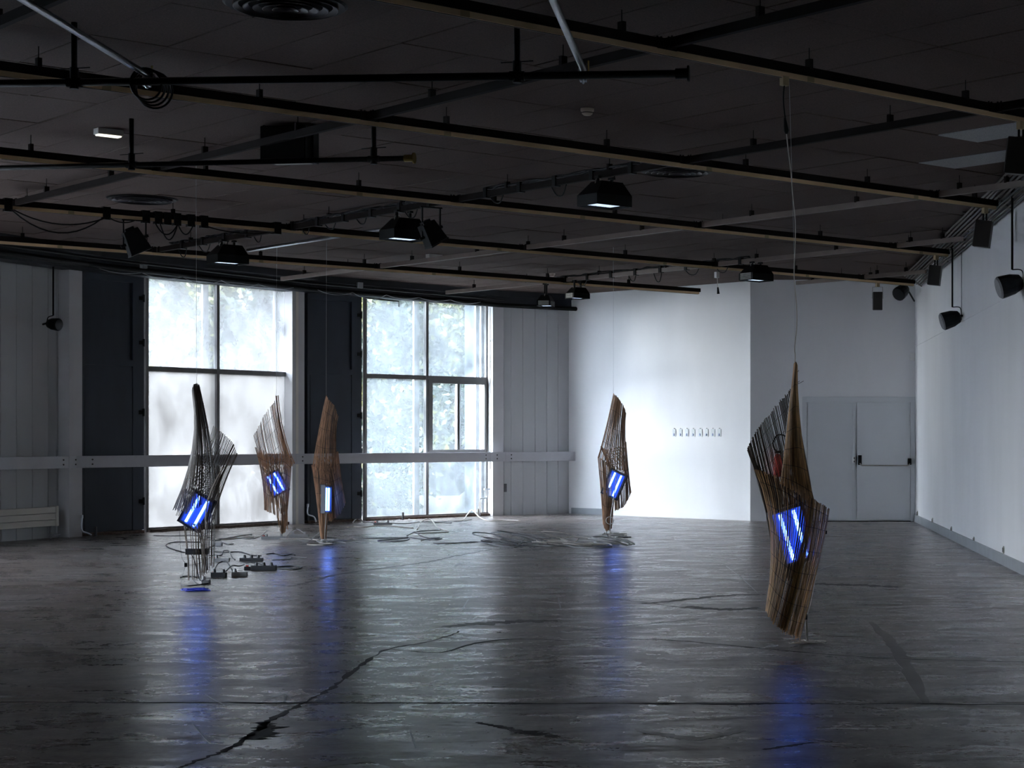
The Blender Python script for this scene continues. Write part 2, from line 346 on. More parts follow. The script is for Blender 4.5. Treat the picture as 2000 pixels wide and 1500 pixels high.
for i in range(-40, 80):
    for j in range(-20, 50):
        u = 8.84+(i+.5)*DU; v = 8.66+(j+.5)*DV; c = G(u, v, 0)
        if not inside(c.x, c.y, [(p[0], p[1]) for p in room]): 
            if not any(inside(c.x+dx, c.y+dy, room) for dx in (-.6, .6) for dy in (-.6, .6)): continue
        vx = CX+c.x*F/max(c.y, .1); vy = CY-(CEIL-EYE)*F/max(c.y, .1)
        if c.y > 11 and -80 < vx < 2080 and -60 < vy: vis.append((c.y, u, v))
        else: rest.box(G(u, v, CEIL+.012), (DU/2-.006, DV/2-.006, .012), (E1, E2, EZ))
vis.sort()
for k, (y, u, v) in enumerate(vis):
    if k >= 298:
        rest.box(G(u, v, CEIL+.012), (DU/2-.006, DV/2-.006, .012), (E1, E2, EZ)); continue
    if first: o = tm; first = False
    else:
        o = tm.copy(); C.objects.link(o); o.parent = ce
    c = G(u, v, 0); o.location = (c.x, c.y, R.uniform(-.003, .003)); o.rotation_euler = (R.uniform(-.002, .002), R.uniform(-.002, .002), GA)
    for (pu, pv) in ((13.27, 10.6), (14.45, 11.9)):
        if abs(u-pu) < DU/2 and abs(v-pv) < DV/2: pale.append(o)
for o in pale:
    me = tile_me.copy(); me.materials.clear(); me.materials.append(M['paletile']); o.data = me; o['label'] = 'pale grey ceiling tile among black ones'
ro = rest.build('ceiling_tile_field', 'tile', ce); ro['kind'] = 'stuff'

# ------------------------------------------------------------------ walls
WT = 4.36
wr = struct(MB().box((XR+.15, 14.3, WT/2-.05), (.15, 18.6, WT/2+.05)).build('wall_right', 'white'))
# joint grooves of the right wall stand as fine cover strips
mb = MB().box((XR-.004, 14.3, 3.14), (.004, 18.25, .010)); mb.build('cover_strip', 'white', wr)
def yr(px): return XR*F/(px-CX)
MB().box((XR-.004, yr(1878.5), (3.15+WT)/2), (.004, .010, (WT-3.15)/2)).build('cover_strip', 'base', wr)
wd = struct(MB().box(((VC.x+XR)/2, YD+.15, WT/2-.05), ((XR-VC.x)/2+.3, .15, WT/2+.05)).build('wall_back', 'white'))
bw = Bay(V4, VC)
mbw = MB(); bw.box(mbw, -.05, bw.len+.0, -.0, -.3, -.1, WT)
bw_t = (VC-V4).normalized()
wall_c = struct(MB().box((V4+VC)/2+V(.14, .165, WT/2)*1.0, (0.001, 0.001, 0.001)).build('tmp', 'white')); bpy.data.objects.remove(wall_c)
nb = V(-bw_t.y, bw_t.x, 0)
if nb.y < 0: nb = -nb
wall_c = struct(MB().box((V4+VC)/2+nb*.15+EZ*(WT/2-.05), (bw.len/2+.0, .15, WT/2+.05), (bw_t, nb, EZ)).box(V4-bw_t*.15+nb*.2+EZ*(WT/2-.05), (.15, .2, WT/2+.05), (bw_t, nb, EZ)).build('wall_centre', 'white'))
wf = struct(MB().box((-4.4, -4.15, WT/2-.05), (7.9, .15, WT/2+.05)).build('wall_front', 'panel'))
# baseboards
b_ = struct(MB().box((XR-.012, 14.3, .065), (.012, 18.25, .065)).build('baseboard_right', 'base'))
struct(MB().box((V4+VC)/2-nb*.010+EZ*.055-bw_t*0, (bw.len/2-.01, .010, .055), (bw_t, nb, EZ)).build('baseboard_centre', 'white'))
struct(MB().box(V4+bw_t*.62-nb*.024+EZ*.06, (.58, .008, .06), (bw_t, nb, EZ)).build('baseboard_corner', 'base'))

# left wall: core with panel boards as parts, bay by bay
wl = struct(MB().box(V(0, 0, -5), (.01, .01, .01)).build('wall_left', 'panel'))
core = MB()
NREC = -.21
def core_panel(b, t0, t1, z0=-.1, z1=WT, n0=-.36, n1=-.25): b.box(core, t0-(.14 if t0 == 0 else 0), t1+(.14 if t1 == b.len else 0), n0, n1, z0, z1)
boards = []
def board(b, t0, t1, z0=0, z1=4.03, n=NREC, m='panel'):
    o = MB(); b.box(o, t0+.004, t1-.004, n-.04, n, z0, z1); o.build('wall_board', m, wl)
# bay 0 and nearer: boards all along
core_panel(B0, 0, B0.len)
t_end = B0.at(110, NREC)
ts = [B0.at(x, NREC) for x in (94, 63, 32, 1)]
w = (ts[0]-ts[3])/3; edges = [t_end]+ts
while edges[-1] > 0: edges.append(edges[-1]-w)
for a, b2 in zip(edges, edges[1:]): board(B0, b2, a)
board(B0, t_end, B0.len)
for B in (Bm3,):
    core_panel(B, 0, B.len)
    t = 0
    while t < B.len: board(B, t, min(t+.6, B.len)); t += .6
# bay 3 boards
core_panel(B3, 0, B3.len+.1)
ed = [B3.at(x, -.06) for x in (984, 998, 1021, 1045, 1068, 1090)]+[B3.len+.08]
for a, b2 in zip(ed, ed[1:]): board(B3, a, b2, n=-.06)
B3.box(core, 0, B3.len+.6, -.3, -.10, -.1, WT)
# above-window zones and behind the shutters
Z0W, Z1W = .07, 4.06
s1a, s1b = B1.at(161, -.10), B1.at(283, -.10); w1a, w1b = B1.at(285, NREC), B1.at(560, NREC)
s2a, s2b = B2.at(602, -.10), B2.at(708, -.10); w2a, w2b = B2.at(712, NREC), B2.at(950, NREC)
for B, a, b2 in ((B1, w1a, w1b), (B2, w2a, w2b)):
    core_panel(B, 0, a-.03); core_panel(B, b2+.03, B.len)
    B.box(core, -.14, B.len+.14, -.36, -.14, Z1W+.0, WT)
for B in (B0, B3):
    B.box(core, 0, B.len, -.36, -.2, Z1W, WT)
# two window bays added out of view on the left to brighten the room
for B in (Bm1, Bm2):
    core_panel(B, 0, .7); core_panel(B, B.len-.3, B.len); B.box(core, 0, B.len, -.36, -.14, 3.0, WT)
co = core.build('wall_core', 'panel', wl)
# columns
def column(name, c, deg, wd, dp, z1, m='column'):
    t = dirv(deg); n = V(t.y, -t.x, 0)
    return struct(MB().box(c-n*dp/2+EZ*z1/2, (wd/2, dp/2, z1/2), (t, n, EZ)).build(name, m))
def colc(px, py_floor): return PF(px, py_floor)
column('trim_1', V1+dirv(67)*.12, 67, .27, .42, 4.04)
column('trim_2', V2, 55, .27, .34, 4.04)
column('trim_3', V3+dirv(43)*.10, 43, .25, .30, 4.04)
column('trim_4', V0, 78, .27, .42, 4.04); column('trim_5', Vm1, 87, .27, .42, 4.04); column('trim_6', Vm2, 90, .27, .42, 4.04)
# bright jambs beside the windows
for i, (B, a) in enumerate(((B1, w1b), (B2, w2b))):
    mb = MB(); B.box(mb, a+.005, a+.09, -.36, -.0, 0, 4.05); B.box(mb, a+.0, a+.02, -.20, -.16, 0, 4.05)
    struct(mb.build('trim_%d' % (7+i), 'cream'))
# dark bulkhead over the facade, ledge, and a dark box in place of the shaded ceiling gap
bul = MB()
for B, n1 in ((B0, .55), (B1, .45), (B2, .12), (B3, .04), (Bm1, .3), (Bm2, .3)):
    B.box(bul, -.02, B.len+.02, -.14, n1*.35, 4.03, 4.34)
    B.box(bul, -.02, B.len+.02, -.14, n1, 4.22, 4.34)
struct(bul.build('trim_9', 'navytop'))

# windows
def window(name, B, a, b, mull, trans, mats, sub=None, Z1W=4.06):
    root = struct(empty(name, B.pt((a+b)/2, NREC, 0)))
    fr = MB(); n0, n1 = NREC-.035, NREC+.03
    B.box(fr, a-.02, a+.03, n0, n1, Z0W-.07, Z1W); B.box(fr, b-.03, b+.02, n0, n1, Z0W-.07, Z1W)
    B.box(fr, a, b, n0, n1, Z1W-.03, Z1W+.02); B.box(fr, a, b, n0, n1+.03, 0, Z0W)
    fr.build('window_frame', 'frame', root)
    B.box(MB(), 0, 0, 0, 0, 0, 0)
    q = MB(); B.box(q, mull-.03, mull+.03, n0, n1+.01, Z0W, Z1W-.03); q.build('mullion', 'frame', root)
    for t0, t1 in ((a+.03, mull-.03), (mull+.03, b-.03)):
        q = MB(); B.box(q, t0, t1, n0, n1, trans-.04, trans+.04); q.build('transom', 'frame', root)
    q = MB(); B.box(q, mull-.17, mull-.05, n0-.14, n0-.10, -.05, Z1W+.2); q.build('outer_mullion', 'extwhite', root)
    q = MB(); B.box(q, b-.13, b-.03, n0-.16, n0-.12, -.05, Z1W+.2); q.build('outer_mullion', 'extwhite', root)
    k = 0
    for z0, z1 in ((trans+.04, Z1W-.03), (Z0W, trans-.04)):
        for t0, t1 in ((a+.03, mull-.03), (mull+.03, b-.03)):
            if sub and k == 3:
                zs0, zs1 = sub['z0'], sub['z1']
                q = MB(); B.box(q, t0, t1, NREC-.01, NREC-.004, z0, zs0-.05); q.build('pane', mats[3], root)
                q = MB(); B.box(q, t0, t1, n0, n1, zs0-.06, zs0); q.build('transom', 'frame', root)
                c = sub['c']
                s1 = MB(); e = .06
                for (p0, p1, y0, y1) in ((t0, t0+e+.03, zs0, zs1), (t1-e, t1, zs0, zs1), (t0+e, t1-e, zs1-e, zs1), (t0+e, t1-e, zs0, zs0+.035)):
                    B.box(s1, p0, p1, n0-.01, n1+.02, y0, y1)
                s1.build('sash_frame', 'frame', root)
                s2 = MB(); B.box(s2, c-.035, c+.005, n0, n1, zs0+.035, zs1-e); s2.build('sash_stile', 'frame', root)
                s2 = MB(); B.box(s2, c+.006, c+.035, n0, n1+.02, zs0+.035, zs1-e); s2.build('sash_stile', 'chrome', root)
                for p0, p1 in ((t0+e+.03, c-.035), (c+.035, t1-e)):
                    q = MB(); B.box(q, p0, p1, NREC-.01, NREC-.004, zs0+.035, zs1-e); q.build('pane', 'pane_open', root)
            else:
                q = MB(); B.box(q, t0, t1, NREC-.01, NREC-.004, z0, z1); q.build('pane', mats[k], root)
            k += 1
    q = MB(); B.box(q, a-.02, b+.02, NREC+.06, NREC+.12, 0, .045); q.build('sill', 'rust', root)
    return root
window('window_1', B1, w1a, w1b, B1.at(423, NREC), 2.60, ['pane_mid', 'pane_mid', 'pane_dense', 'pane_dense'])
window('window_2', B2, w2a, w2b, B2.at(832, NREC), 2.62, ['pane_clear', 'pane_clear', 'pane_clear', 'pane_clear'],
       dict(z0=1.24, z1=2.58, c=B2.at(894, NREC)))
for i, B in enumerate((Bm1, Bm2)):  # added windows, unseen, there to let fill light in
    window('window_%d' % (3+i), B, .73, B.len-.33, (.73+B.len-.33)/2, 2.6, ['pane_fill']*4, Z1W=3.0)

# shutters of dark navy boards beside each window
def shutter(B, a, b, label, hin):
    t = thing('shutter', label, 'shutter', B.pt((a+b)/2, -.12, 0))
    n0, n1 = -.22, -.12
    q = MB(); B.box(q, a, b, n0, n1-.03, .05, 4.03); q.build('backing_board', 'navy', t)
    zt = 2.72
    for (t0, t1, z0, z1) in ((a, a+.05, .05, 4.03), (b-.22, b, .05, 4.03), (a+.05, b-.22, 3.93, 4.03), (a+.05, b-.22, zt-.10, zt)):
        q = MB(); B.box(q, t0, t1, n1-.03, n1, z0, z1); q.build('rail_board', 'navy', t)
    q = MB(); B.box(q, a+.06, b-.23, n1-.03, n1-.004, .06, zt-.12); q.build('lower_panel', 'navy', t)
    for z in (3.7, 3.0, 1.9, .5):
        q = MB(); q.cyl(B.pt(b-.02, n1+.015, z-.06), B.pt(b-.02, n1+.015, z+.06), .018, 8); B.box(q, b-.10, b-.02, n1, n1+.012, z-.03, z+.03); q.build('hinge', 'black', t)
    q = MB(); B.box(q, a, b, n0, n1+.01, 0, .045); q.build('bottom_rail', 'rust', t)
    return t
shutter(B1, s1a, s1b, 'dark navy shutter filling the wall left of the whitest window', 1)
shutter(B2, s2a, s2b, 'dark navy shutter between the two windows, behind the middle sculptures', 1)

# guard rail along the facade
gr = thing('guard_rail', 'pale grey flat guard rail running past the columns and both windows', 'rail', V2+V(.2, -.2, 0))
ZB0, ZB1 = 1.045, 1.225
def railoff(n):  # offset polyline
    bs = [Bm1, B0, B1, B2, B3]; pts = []
    for i, b in enumerate(bs):
        if i == 0: pts.append(b.pt(0, n))
        else:
            p = bs[i-1]; o1 = p.pt(0, n); o2 = b.pt(0, n)
            d = p.t.x*b.t.y-p.t.y*b.t.x; s = ((o2.x-o1.x)*b.t.y-(o2.y-o1.y)*b.t.x)/d; pts.append(o1+p.t*s)
    pts.append(B3.pt(B3.at(1136, n), n)); return pts
rp = railoff(.10)
for i in range(5):
    a, b = rp[i], rp[i+1]; t = (b-a).normalized(); n = V(t.y, -t.x, 0); L_ = (b-a).length
    s0 = .0 if i == 0 else .17; s1 = L_-(.17 if i < 4 else 0)
    MB().box(a+t*(s0+s1)/2+EZ*(ZB0+ZB1)/2, ((s1-s0)/2-.002, .022, (ZB1-ZB0)/2), (t, n, EZ)).build('rail_plank', 'rail', gr, bevel=.004)
    if i < 4:
        t2 = (rp[i+2]-b).normalized(); n2 = V(t2.y, -t2.x, 0); tm_ = (t+t2).normalized(); nm = V(tm_.y, -tm_.x, 0)
        j = MB(); j.box(b-t*.085+n*.0+EZ*(ZB0+ZB1)/2, (.085, .024, (ZB1-ZB0)/2), (t, n, EZ)); j.box(b+t2*.085+EZ*(ZB0+ZB1)/2, (.085, .024, (ZB1-ZB0)/2), (t2, n2, EZ))
        jo = j.build('joint_plate', 'rail', gr)
        for (bb, tt, nn, dd) in ((b, t, n, -.30), (b, t, n, -.02), (b, t2, n2, .30)):
            for z in (ZB0+.055, ZB1-.055): MB().cyl(bb+tt*dd+nn*.022+EZ*z, bb+tt*dd+nn*.034+EZ*z, .012, 8).build('bolt', 'brownbox', gr)
        br = MB(); br.box(b-nm*.06+EZ*(ZB0+ZB1)/2, (.10, .045, .05), (tm_, nm, EZ)); br.build('bracket', 'rail', gr)

# door
D0 = (1567-CX)*YD/F; D1 = (1787-CX)*YD/F
dr = struct(empty('door_1', ((D0+D1)/2, YD-.02, 0)))
def zd(py): return EYE+(CY-py)*YD/F
def xd(px): return (px-CX)*YD/F
q = MB(); q.box(((D0+D1)/2, YD-.02, (zd(775)+zd(786))/2), ((D1-D0)/2, .02, (zd(775)-zd(786))/2))
q.box((D0+.04, YD-.02, zd(786)/2), (.04, .02, zd(786)/2)); q.box((D1-.04, YD-.02, zd(786)/2), (.04, .02, zd(786)/2)); q.build('door_frame', 'doorpaint', dr, bevel=.003)
xa, xm, xb_ = D0+.085, xd(1672.5), D1-.085
dl = MB().box(((xa+xm)/2, YD-.012, (zd(787)+.02)/2+.01), ((xm-xa)/2-.004, .012, (zd(787)-.02)/2-.004)).build('door_leaf', 'doorpaint', dr)
dl2 = MB().box(((xm+xb_)/2, YD-.012, (zd(787)+.02)/2+.01), ((xb_-xm)/2-.004, .012, (zd(787)-.02)/2-.004)).build('door_leaf', 'doorpaint', dr)
q = MB(); q.box((xm-.045, YD-.032, (zd(789)+.03)/2), (.028, .008, (zd(789)-.03)/2)); q.box((xm-.045, YD-.045, (zd(789)+.03)/2), (.010, .008, (zd(789)-.05)/2)); q.build('bolt_rod', 'doorpaint', dl)
for py in (839, 1001): MB().box((xm-.045, YD-.050, zd(py)), (.03, .012, .02)).build('bolt_guide', 'doorpaint', dl)
q = MB(); q.cyl((xm-.045, YD-.066, zd(898)-.055), (xm-.045, YD-.066, zd(898)+.055), .028, 14); q.build('strike_plate', 'whitepl', dl, smooth=False)
for dz in (-.03, .03): MB().box((xm-.045, YD-.095, zd(898)+dz), (.008, .004, .014)).build('keyhole', 'black', dl)
MB().cyl((xm+.015, YD-.03, zd(898)), (xm+.015, YD-.075, zd(898)), .02, 12).build('cylinder_lock', 'chrome', dl2)
x1, x2 = xd(1679), xd(1776)
MB().box((x1, YD-.06, zd(898.5)), (.032, .035, .088)).build('latch_box', 'blackpl', dl2, bevel=.006)
MB().box((x2, YD-.06, zd(901.5)), (.030, .035, .058)).build('latch_box', 'blackpl', dl2, bevel=.006)
MB().tube(cr([(x1, YD-.09, zd(905)), (x1+.03, YD-.115, zd(908.5)), (x1+.12, YD-.12, zd(909)), (x2-.12, YD-.12, zd(909)), (x2-.03, YD-.115, zd(908.5)), (x2, YD-.09, zd(905))], 6), .012, 8).build('push_bar', 'steelgrey', dl2, smooth=True)
MB().box(((D0+D1)/2, YD-.013, .006), ((D1-D0)/2-.08, .012, .006)).build('threshold', 'black', dr)

# ------------------------------------------------------------------ ceiling rails
ZRT, ZRB = 4.185, 4.120
ZT0 = 4.078
Vs = [9.33, 13.10, 16.98, 20.65, 24.45]; Us = [4.44, 7.97, 11.45, 15.05, 18.65, 21.9]
def clampX(u, v): return G(u, v, 0).x
def rail_T(v, u0, u1, label, cuts=()):
    r = thing('lighting_rail', label, 'rail', G((u0+u1)/2, v, CEIL), 'parallel ceiling rails with light tracks')
    MB().box(G((u0+u1)/2, v, (ZRT+ZRB)/2), ((u1-u0)/2, .022, (ZRT-ZRB)/2), (E1, E2, EZ)).build('rail_beam', 'railblack', r)
    k = MB(); k.box(G((u0+u1)/2, v, (ZRB+ZT0)/2), ((u1-u0)/2-.03, .017, (ZRB-ZT0)/2-.002), (E1, E2, EZ))
    tr = k.build('lighting_track', 'track', r)
    s = MB(); s.box(G((u0+u1)/2, v, ZT0-.0005), ((u1-u0)/2-.05, .006, .002), (E1, E2, EZ)); s.build('track_slot', 'trackslot', tr)
    u = u0+.7; i = 0
    while u < u1-.1:
        h = MB(); h.cyl(G(u, v, ZRT+.05), G(u, v, CEIL+.01), .004, 6); h.box(G(u, v, ZRT+.028), (.016, .026, .034), (E1, E2, EZ)); h.build('hanger', 'railblack', r)
        u += 1.75
    u = u0+1.2
    while u < u1:
        MB().box(G(u, v, (ZRB+ZT0)/2), (.035, .0185, (ZRB-ZT0)/2-.001), (E1, E2, EZ)).build('track_joint', 'adapter', tr); u += 3.0
    for U in Us:
        if u0 < U < u1:
            j = MB(); j.box(G(U, v, (ZRT+ZRB)/2-.002), (.085, .030, .036), (E1, E2, EZ)); j.box(G(U, v, (ZRT+ZRB)/2-.002), (.030, .085, .036), (E1, E2, EZ))
            for a in (-.07, -.035, .035, .07):
                for e, s_ in ((E1, 0), (E2, 0)): j.cyl(G(U, v, ZRT-.005)+e*a, G(U, v, ZRT+.016)+e*a, .007, 6)
            j.build('rail_joint', 'railblack', r)
    return r
T1e = gv(2080, Vs[0]); Ts = []
ends = [T1e, gv(1947, Vs[1]), gv(1853, Vs[2]), gv(1786, Vs[3]), gv(1367, Vs[4])]
starts = [gv(560, Vs[0]), gv(-120, Vs[1]), gv(-90, Vs[2]), gv(-70, Vs[3]), gv(-60, Vs[4])]
lab = ['nearest lighting rail, the one the front sculpture cable plugs into', 'second nearest lighting rail crossing above the smoke detector',
       'third lighting rail from the front, passing over the round vent', 'fourth lighting rail, with the tilted black spotlight at its left', 'farthest lighting rail, ending in front of the bright centre wall']
for v, a, b, l in zip(Vs, starts, ends, lab): Ts.append(rail_T(v, a, b, l))
def rail_B(u, v0, v1, label, m='railblack'):
    r = thing('cross_rail', label, 'rail', G(u, (v0+v1)/2, CEIL), 'cross rails of the ceiling grid')
    segs = sorted([v0]+[x for x in Vs if v0 < x < v1]+[v1])
    for a, b in zip(segs, segs[1:]):
        a2 = a+(.032 if a in Vs else 0); b2 = b-(.032 if b in Vs else 0)
        q = MB(); q.box(G(u, (a2+b2)/2, (ZRT+ZRB)/2), (.022, (b2-a2)/2, (ZRT-ZRB)/2), (E1, E2, EZ)); q.build('rail_beam', m, r)
        w_ = (a+b)/2 if b-a > 1 else None
        if w_:
            for w2 in ((a*.7+b*.3), (a*.25+b*.75)):
                h = MB(); h.cyl(G(u, w2, ZRT+.06), G(u, w2, CEIL+.01), .004, 6); h.box(G(u, w2, ZRT+.028), (.026, .016, .034), (E1, E2, EZ)); h.build('hanger', 'railblack', r)
    return r
M['pinkrail'] = mat('bare_reddish_rail', (0.17, 0.125, 0.105), 0.5, var=0.12, scale=5)
rail_B(Us[0], gu(150, Us[0])-2, gu(-40, Us[0])+.5, 'cross rail at the top left corner of the ceiling')
rail_B(Us[1], gu(2050, Us[1])-.5, gu(20, Us[1])+.3, 'long cross rail passing in front of the boxy ceiling speaker')
rail_B(Us[2], gu(2040, Us[2]), gu(314, Us[2]), 'cross rail wrapped in black cables with hooded floodlights below')
rail_B(Us[3], gu(2030, Us[3]), gu(550, Us[3]), 'reddish cross rail passing the far emergency light', 'pinkrail')
rail_B(Us[4], gu(1884, Us[4]), gu(872, Us[4]), 'pale cross rail carrying the far floodlights', 'pinkrail')
rail_B(Us[5], gu(1808, Us[5]), gu(1556, Us[5]), 'short cross rail above the double door', 'pinkrail')
# loose galvanised tube lying over two rails
pu = 12.68
tb = thing('steel_tube', 'shiny steel tube beside the hooded floodlight nearest the left window', 'tube', G(pu, 22, ZRT))
MB().cyl(G(pu, gu(484, pu), ZRT+.026), G(pu, Vs[3]-.3, ZRT+.026), .024, 14).build('tube_body', 'chrome', tb, smooth=True)
MB().box(G(pu, Vs[4]-.25+.25, ZRB+.02), (.03, .04, .10), (E1, E2, EZ)).build('tube_clamp', 'black', tb)

# pipes hung across (heating / sprinkler)
def bigpipe(pA, pB, z, label, drops, capm, r=.026):
    kA = (z-EYE)/(CY-pA[1]); kB = (z-EYE)/(CY-pB[1])
    A = V((pA[0]-CX)*kA, F*kA, z); Bp = V((pB[0]-CX)*kB, F*kB, z); d = (Bp-A).normalized()
    t = thing('black_pipe', label, 'pipe', (A+Bp)/2)
    MB().cyl(A-d*1.5, Bp, r, 14).build('pipe_body', 'black', t, smooth=True)
    MB().cyl(Bp-d*.06, Bp+d*.02, r*1.35, 14).build('sleeve', capm, t); MB().cyl(Bp+d*.02, Bp+d*.032, r*2.1, 16).build('end_flange', capm, t)
    for px in drops:
        q = (px-CX)/F; s = (q*A.y-A.x)/(d.x-q*d.y); p = A+d*s
        MB().cyl(p+EZ*.0, V(p.x, p.y, CEIL-.002), .021, 12).build('drop_pipe', 'black', t, smooth=True)
        cc = MB(); cc.cyl(p-d*.05, p+d*.05, r*1.3, 12); cc.cyl(p-EZ*.045, p+EZ*.10, .030, 12); cc.build('tee_joint', 'black', t)
        dd = MB(); dd.cyl(V(p.x, p.y, z+.09)-d*.11, V(p.x, p.y, z+.10)+d*.11, .004, 6); dd.build('tee_pin', 'black', t)
    return A, Bp, d
A1, B1p, d1 = bigpipe((0, 163), (1337, 144), 3.92, 'long black pipe nearest the camera with two silver poles on it', (145, 1010), 'black')
bigpipe((0, 328), (803, 309), 3.92, 'shorter black pipe ending in a brass flange', (257, 730), 'brass', .023)
# silver poles
def pole(x, y1, label):
    z = 3.965+.008; t = thing('silver_pole', label, 'pole', (x, y1, z), 'silver scaffold poles')
    MB().cyl((x, 6.0, z), (x, y1, z), .022, 14).build('pole_tube', 'chrome', t, smooth=True)
    q = MB(); q.torus((x, y1-.10, z), .028, .010, (V(1, 0, 0), V(0, 0, 1)), 14, 6); q.box((x, y1-.12, z-.05), (.022, .03, .030)); q.build('clamp', 'chrome', t)
    q = MB(); q.torus((x, y1-.12, z-.055), .034, .008, (V(0, 1, 0), V(0, 0, 1)), 14, 6); q.build('clamp_ring', 'chrome', t)
    MB().cyl((x+.035, y1-.12, z-.02), (x+.035, y1-.12, z+.06), .006, 6).build('clamp_bolt', 'brass', t)
pole(-4.07, 12.50, 'silver scaffold pole above the coiled black cable'); pole(-1.083, 12.33, 'silver scaffold pole above the smoke detector')
cc = MB()
for k in range(4): cc.torus((-4.06+k*.012, 12.33+.02*k, 3.90-.01*k), .105+.006*k, .008, (V(1, 0, 0), V(0, -.25, 1).normalized()), 26, 6)
tag(cc.build('cable_coil', 'blackpl', smooth=True), 'black cable coiled over the front pipe under a silver pole', 'cable')

# diffusers, vents
def diffuser(px, py, dia, label, c=None):
    k = (CEIL-EYE)/(CY-py); c = V((px-CX)*k, F*k, CEIL)
    t = thing('round_vent', label, 'vent', c)
    pts = []
    ring = MB(); n = 40
    def annulus(mb, r0, z0, r1, z1):
        vs = []; 
        for i in range(n):
            a = 2*math.pi*i/n; vs += [(c.x+r0*math.cos(a), c.y+r0*math.sin(a), z0), (c.x+r1*math.cos(a), c.y+r1*math.sin(a), z1)]
        mb.add(vs, [(2*i, 2*i+1, (2*i+3) % (2*n), (2*i+2) % (2*n)) for i in range(n)])
    annulus(ring, dia/2, CEIL-.001, dia/2-.02, CEIL-.014); annulus(ring, dia/2-.02, CEIL-.014, dia/2-.06, CEIL-.010); ring.build('outer_ring', 'black', t, smooth=False)
    r = dia/2-.065
    for k in range(5):
        q = MB(); annulus(q, r, CEIL-.030-.003*k, r-.050, CEIL-.004); annulus(q, r, CEIL-.030-.003*k, r-.006, CEIL-.033-.003*k); q.build('cone_ring', 'steelvent', t, smooth=True); r -= .062
    MB().cyl((c.x, c.y, CEIL-.012), (c.x, c.y, CEIL-.001), dia/2-.07, 32).build('backing_disc', 'void', t)
M['steelvent'] = mat('dark_vent_metal', (0.09, 0.09, 0.10), 0.35, 0.4)
diffuser(558, 8, .80, 'large round ceiling vent cut by the top edge of the picture')
diffuser(278, 388, .82, 'round ceiling vent over the left, above the tilted spotlight')
diffuser(1322, 333, .80, 'round ceiling vent mostly hidden behind the second rail')

# small ceiling items
def emergency(px, py, label, z=CEIL):
    k = (CEIL-EYE-.04)/(CY-py); c = V((px-CX)*k, F*k, CEIL-.035); t = thing('emergency_light', label, 'light', V(c.x, c.y, CEIL))
    MB().box(c+EZ*.006, (.12, .055, .028), (E1, E2, EZ)).build('housing', 'whitepl', t, bevel=.005)
    MB().box(c-EZ*.026, (.105, .042, .006), (E1, E2, EZ)).build('lens', 'exitglow', t)
emergency(212, 261, 'small lit emergency light between the two black pipes'); emergency(848, 502, 'small emergency light beyond the reddish cross rail')
def smoke(px, py, label):
    k = (CEIL-EYE-.03)/(CY-py); c = V((px-CX)*k, F*k, CEIL); t = thing('smoke_detector', label, 'detector', c)
    MB().cyl(c, c-EZ*.022, .058, 24).build('base_ring', 'creamdet', t); MB().tube([c-EZ*.022, c-EZ*.045, c-EZ*.058], .05, 24, rs=[.050, .046, .030]).build('sensor_cap', 'creamdet', t)
    MB().tube([c-EZ*.032, c-EZ*.040], .0485, 24).build('slot_band', 'trackslot', t)
M['creamdet'] = mat('cream_detector', (0.62, 0.50, 0.40), 0.45)
smoke(1147, 219, 'cream smoke detector in the open middle of the ceiling'); smoke(1078, 537, 'white smoke detector above the far cluster of floodlights')

# ceiling box speaker
t = thing('ceiling_speaker', 'large black box speaker hung flush under the left ceiling', 'speaker', P(566, 247, 16.5))
c = P(566, 284, 16.45); ax2 = (V(math.cos(-.16), math.sin(-.16), 0), V(.16, 1, 0).normalized(), EZ)
MB().box(c, (.215, .16, .155), ax2).build('cabinet', 'black', t, bevel=.008)
MB().box(c-ax2[1]*.166, (.20, .006, .14), ax2).build('front_grille', 'blackpl', t)
for s in (-1, 1): MB().box(c+ax2[0]*.235*s+EZ*.02, (.008, .04, .165), ax2).build('bracket_arm', 'black', t)
MB().box(c-EZ*.163+ax2[0]*.03, (.17, .04, .006), ax2).build('bottom_plate', 'steelgrey', t)

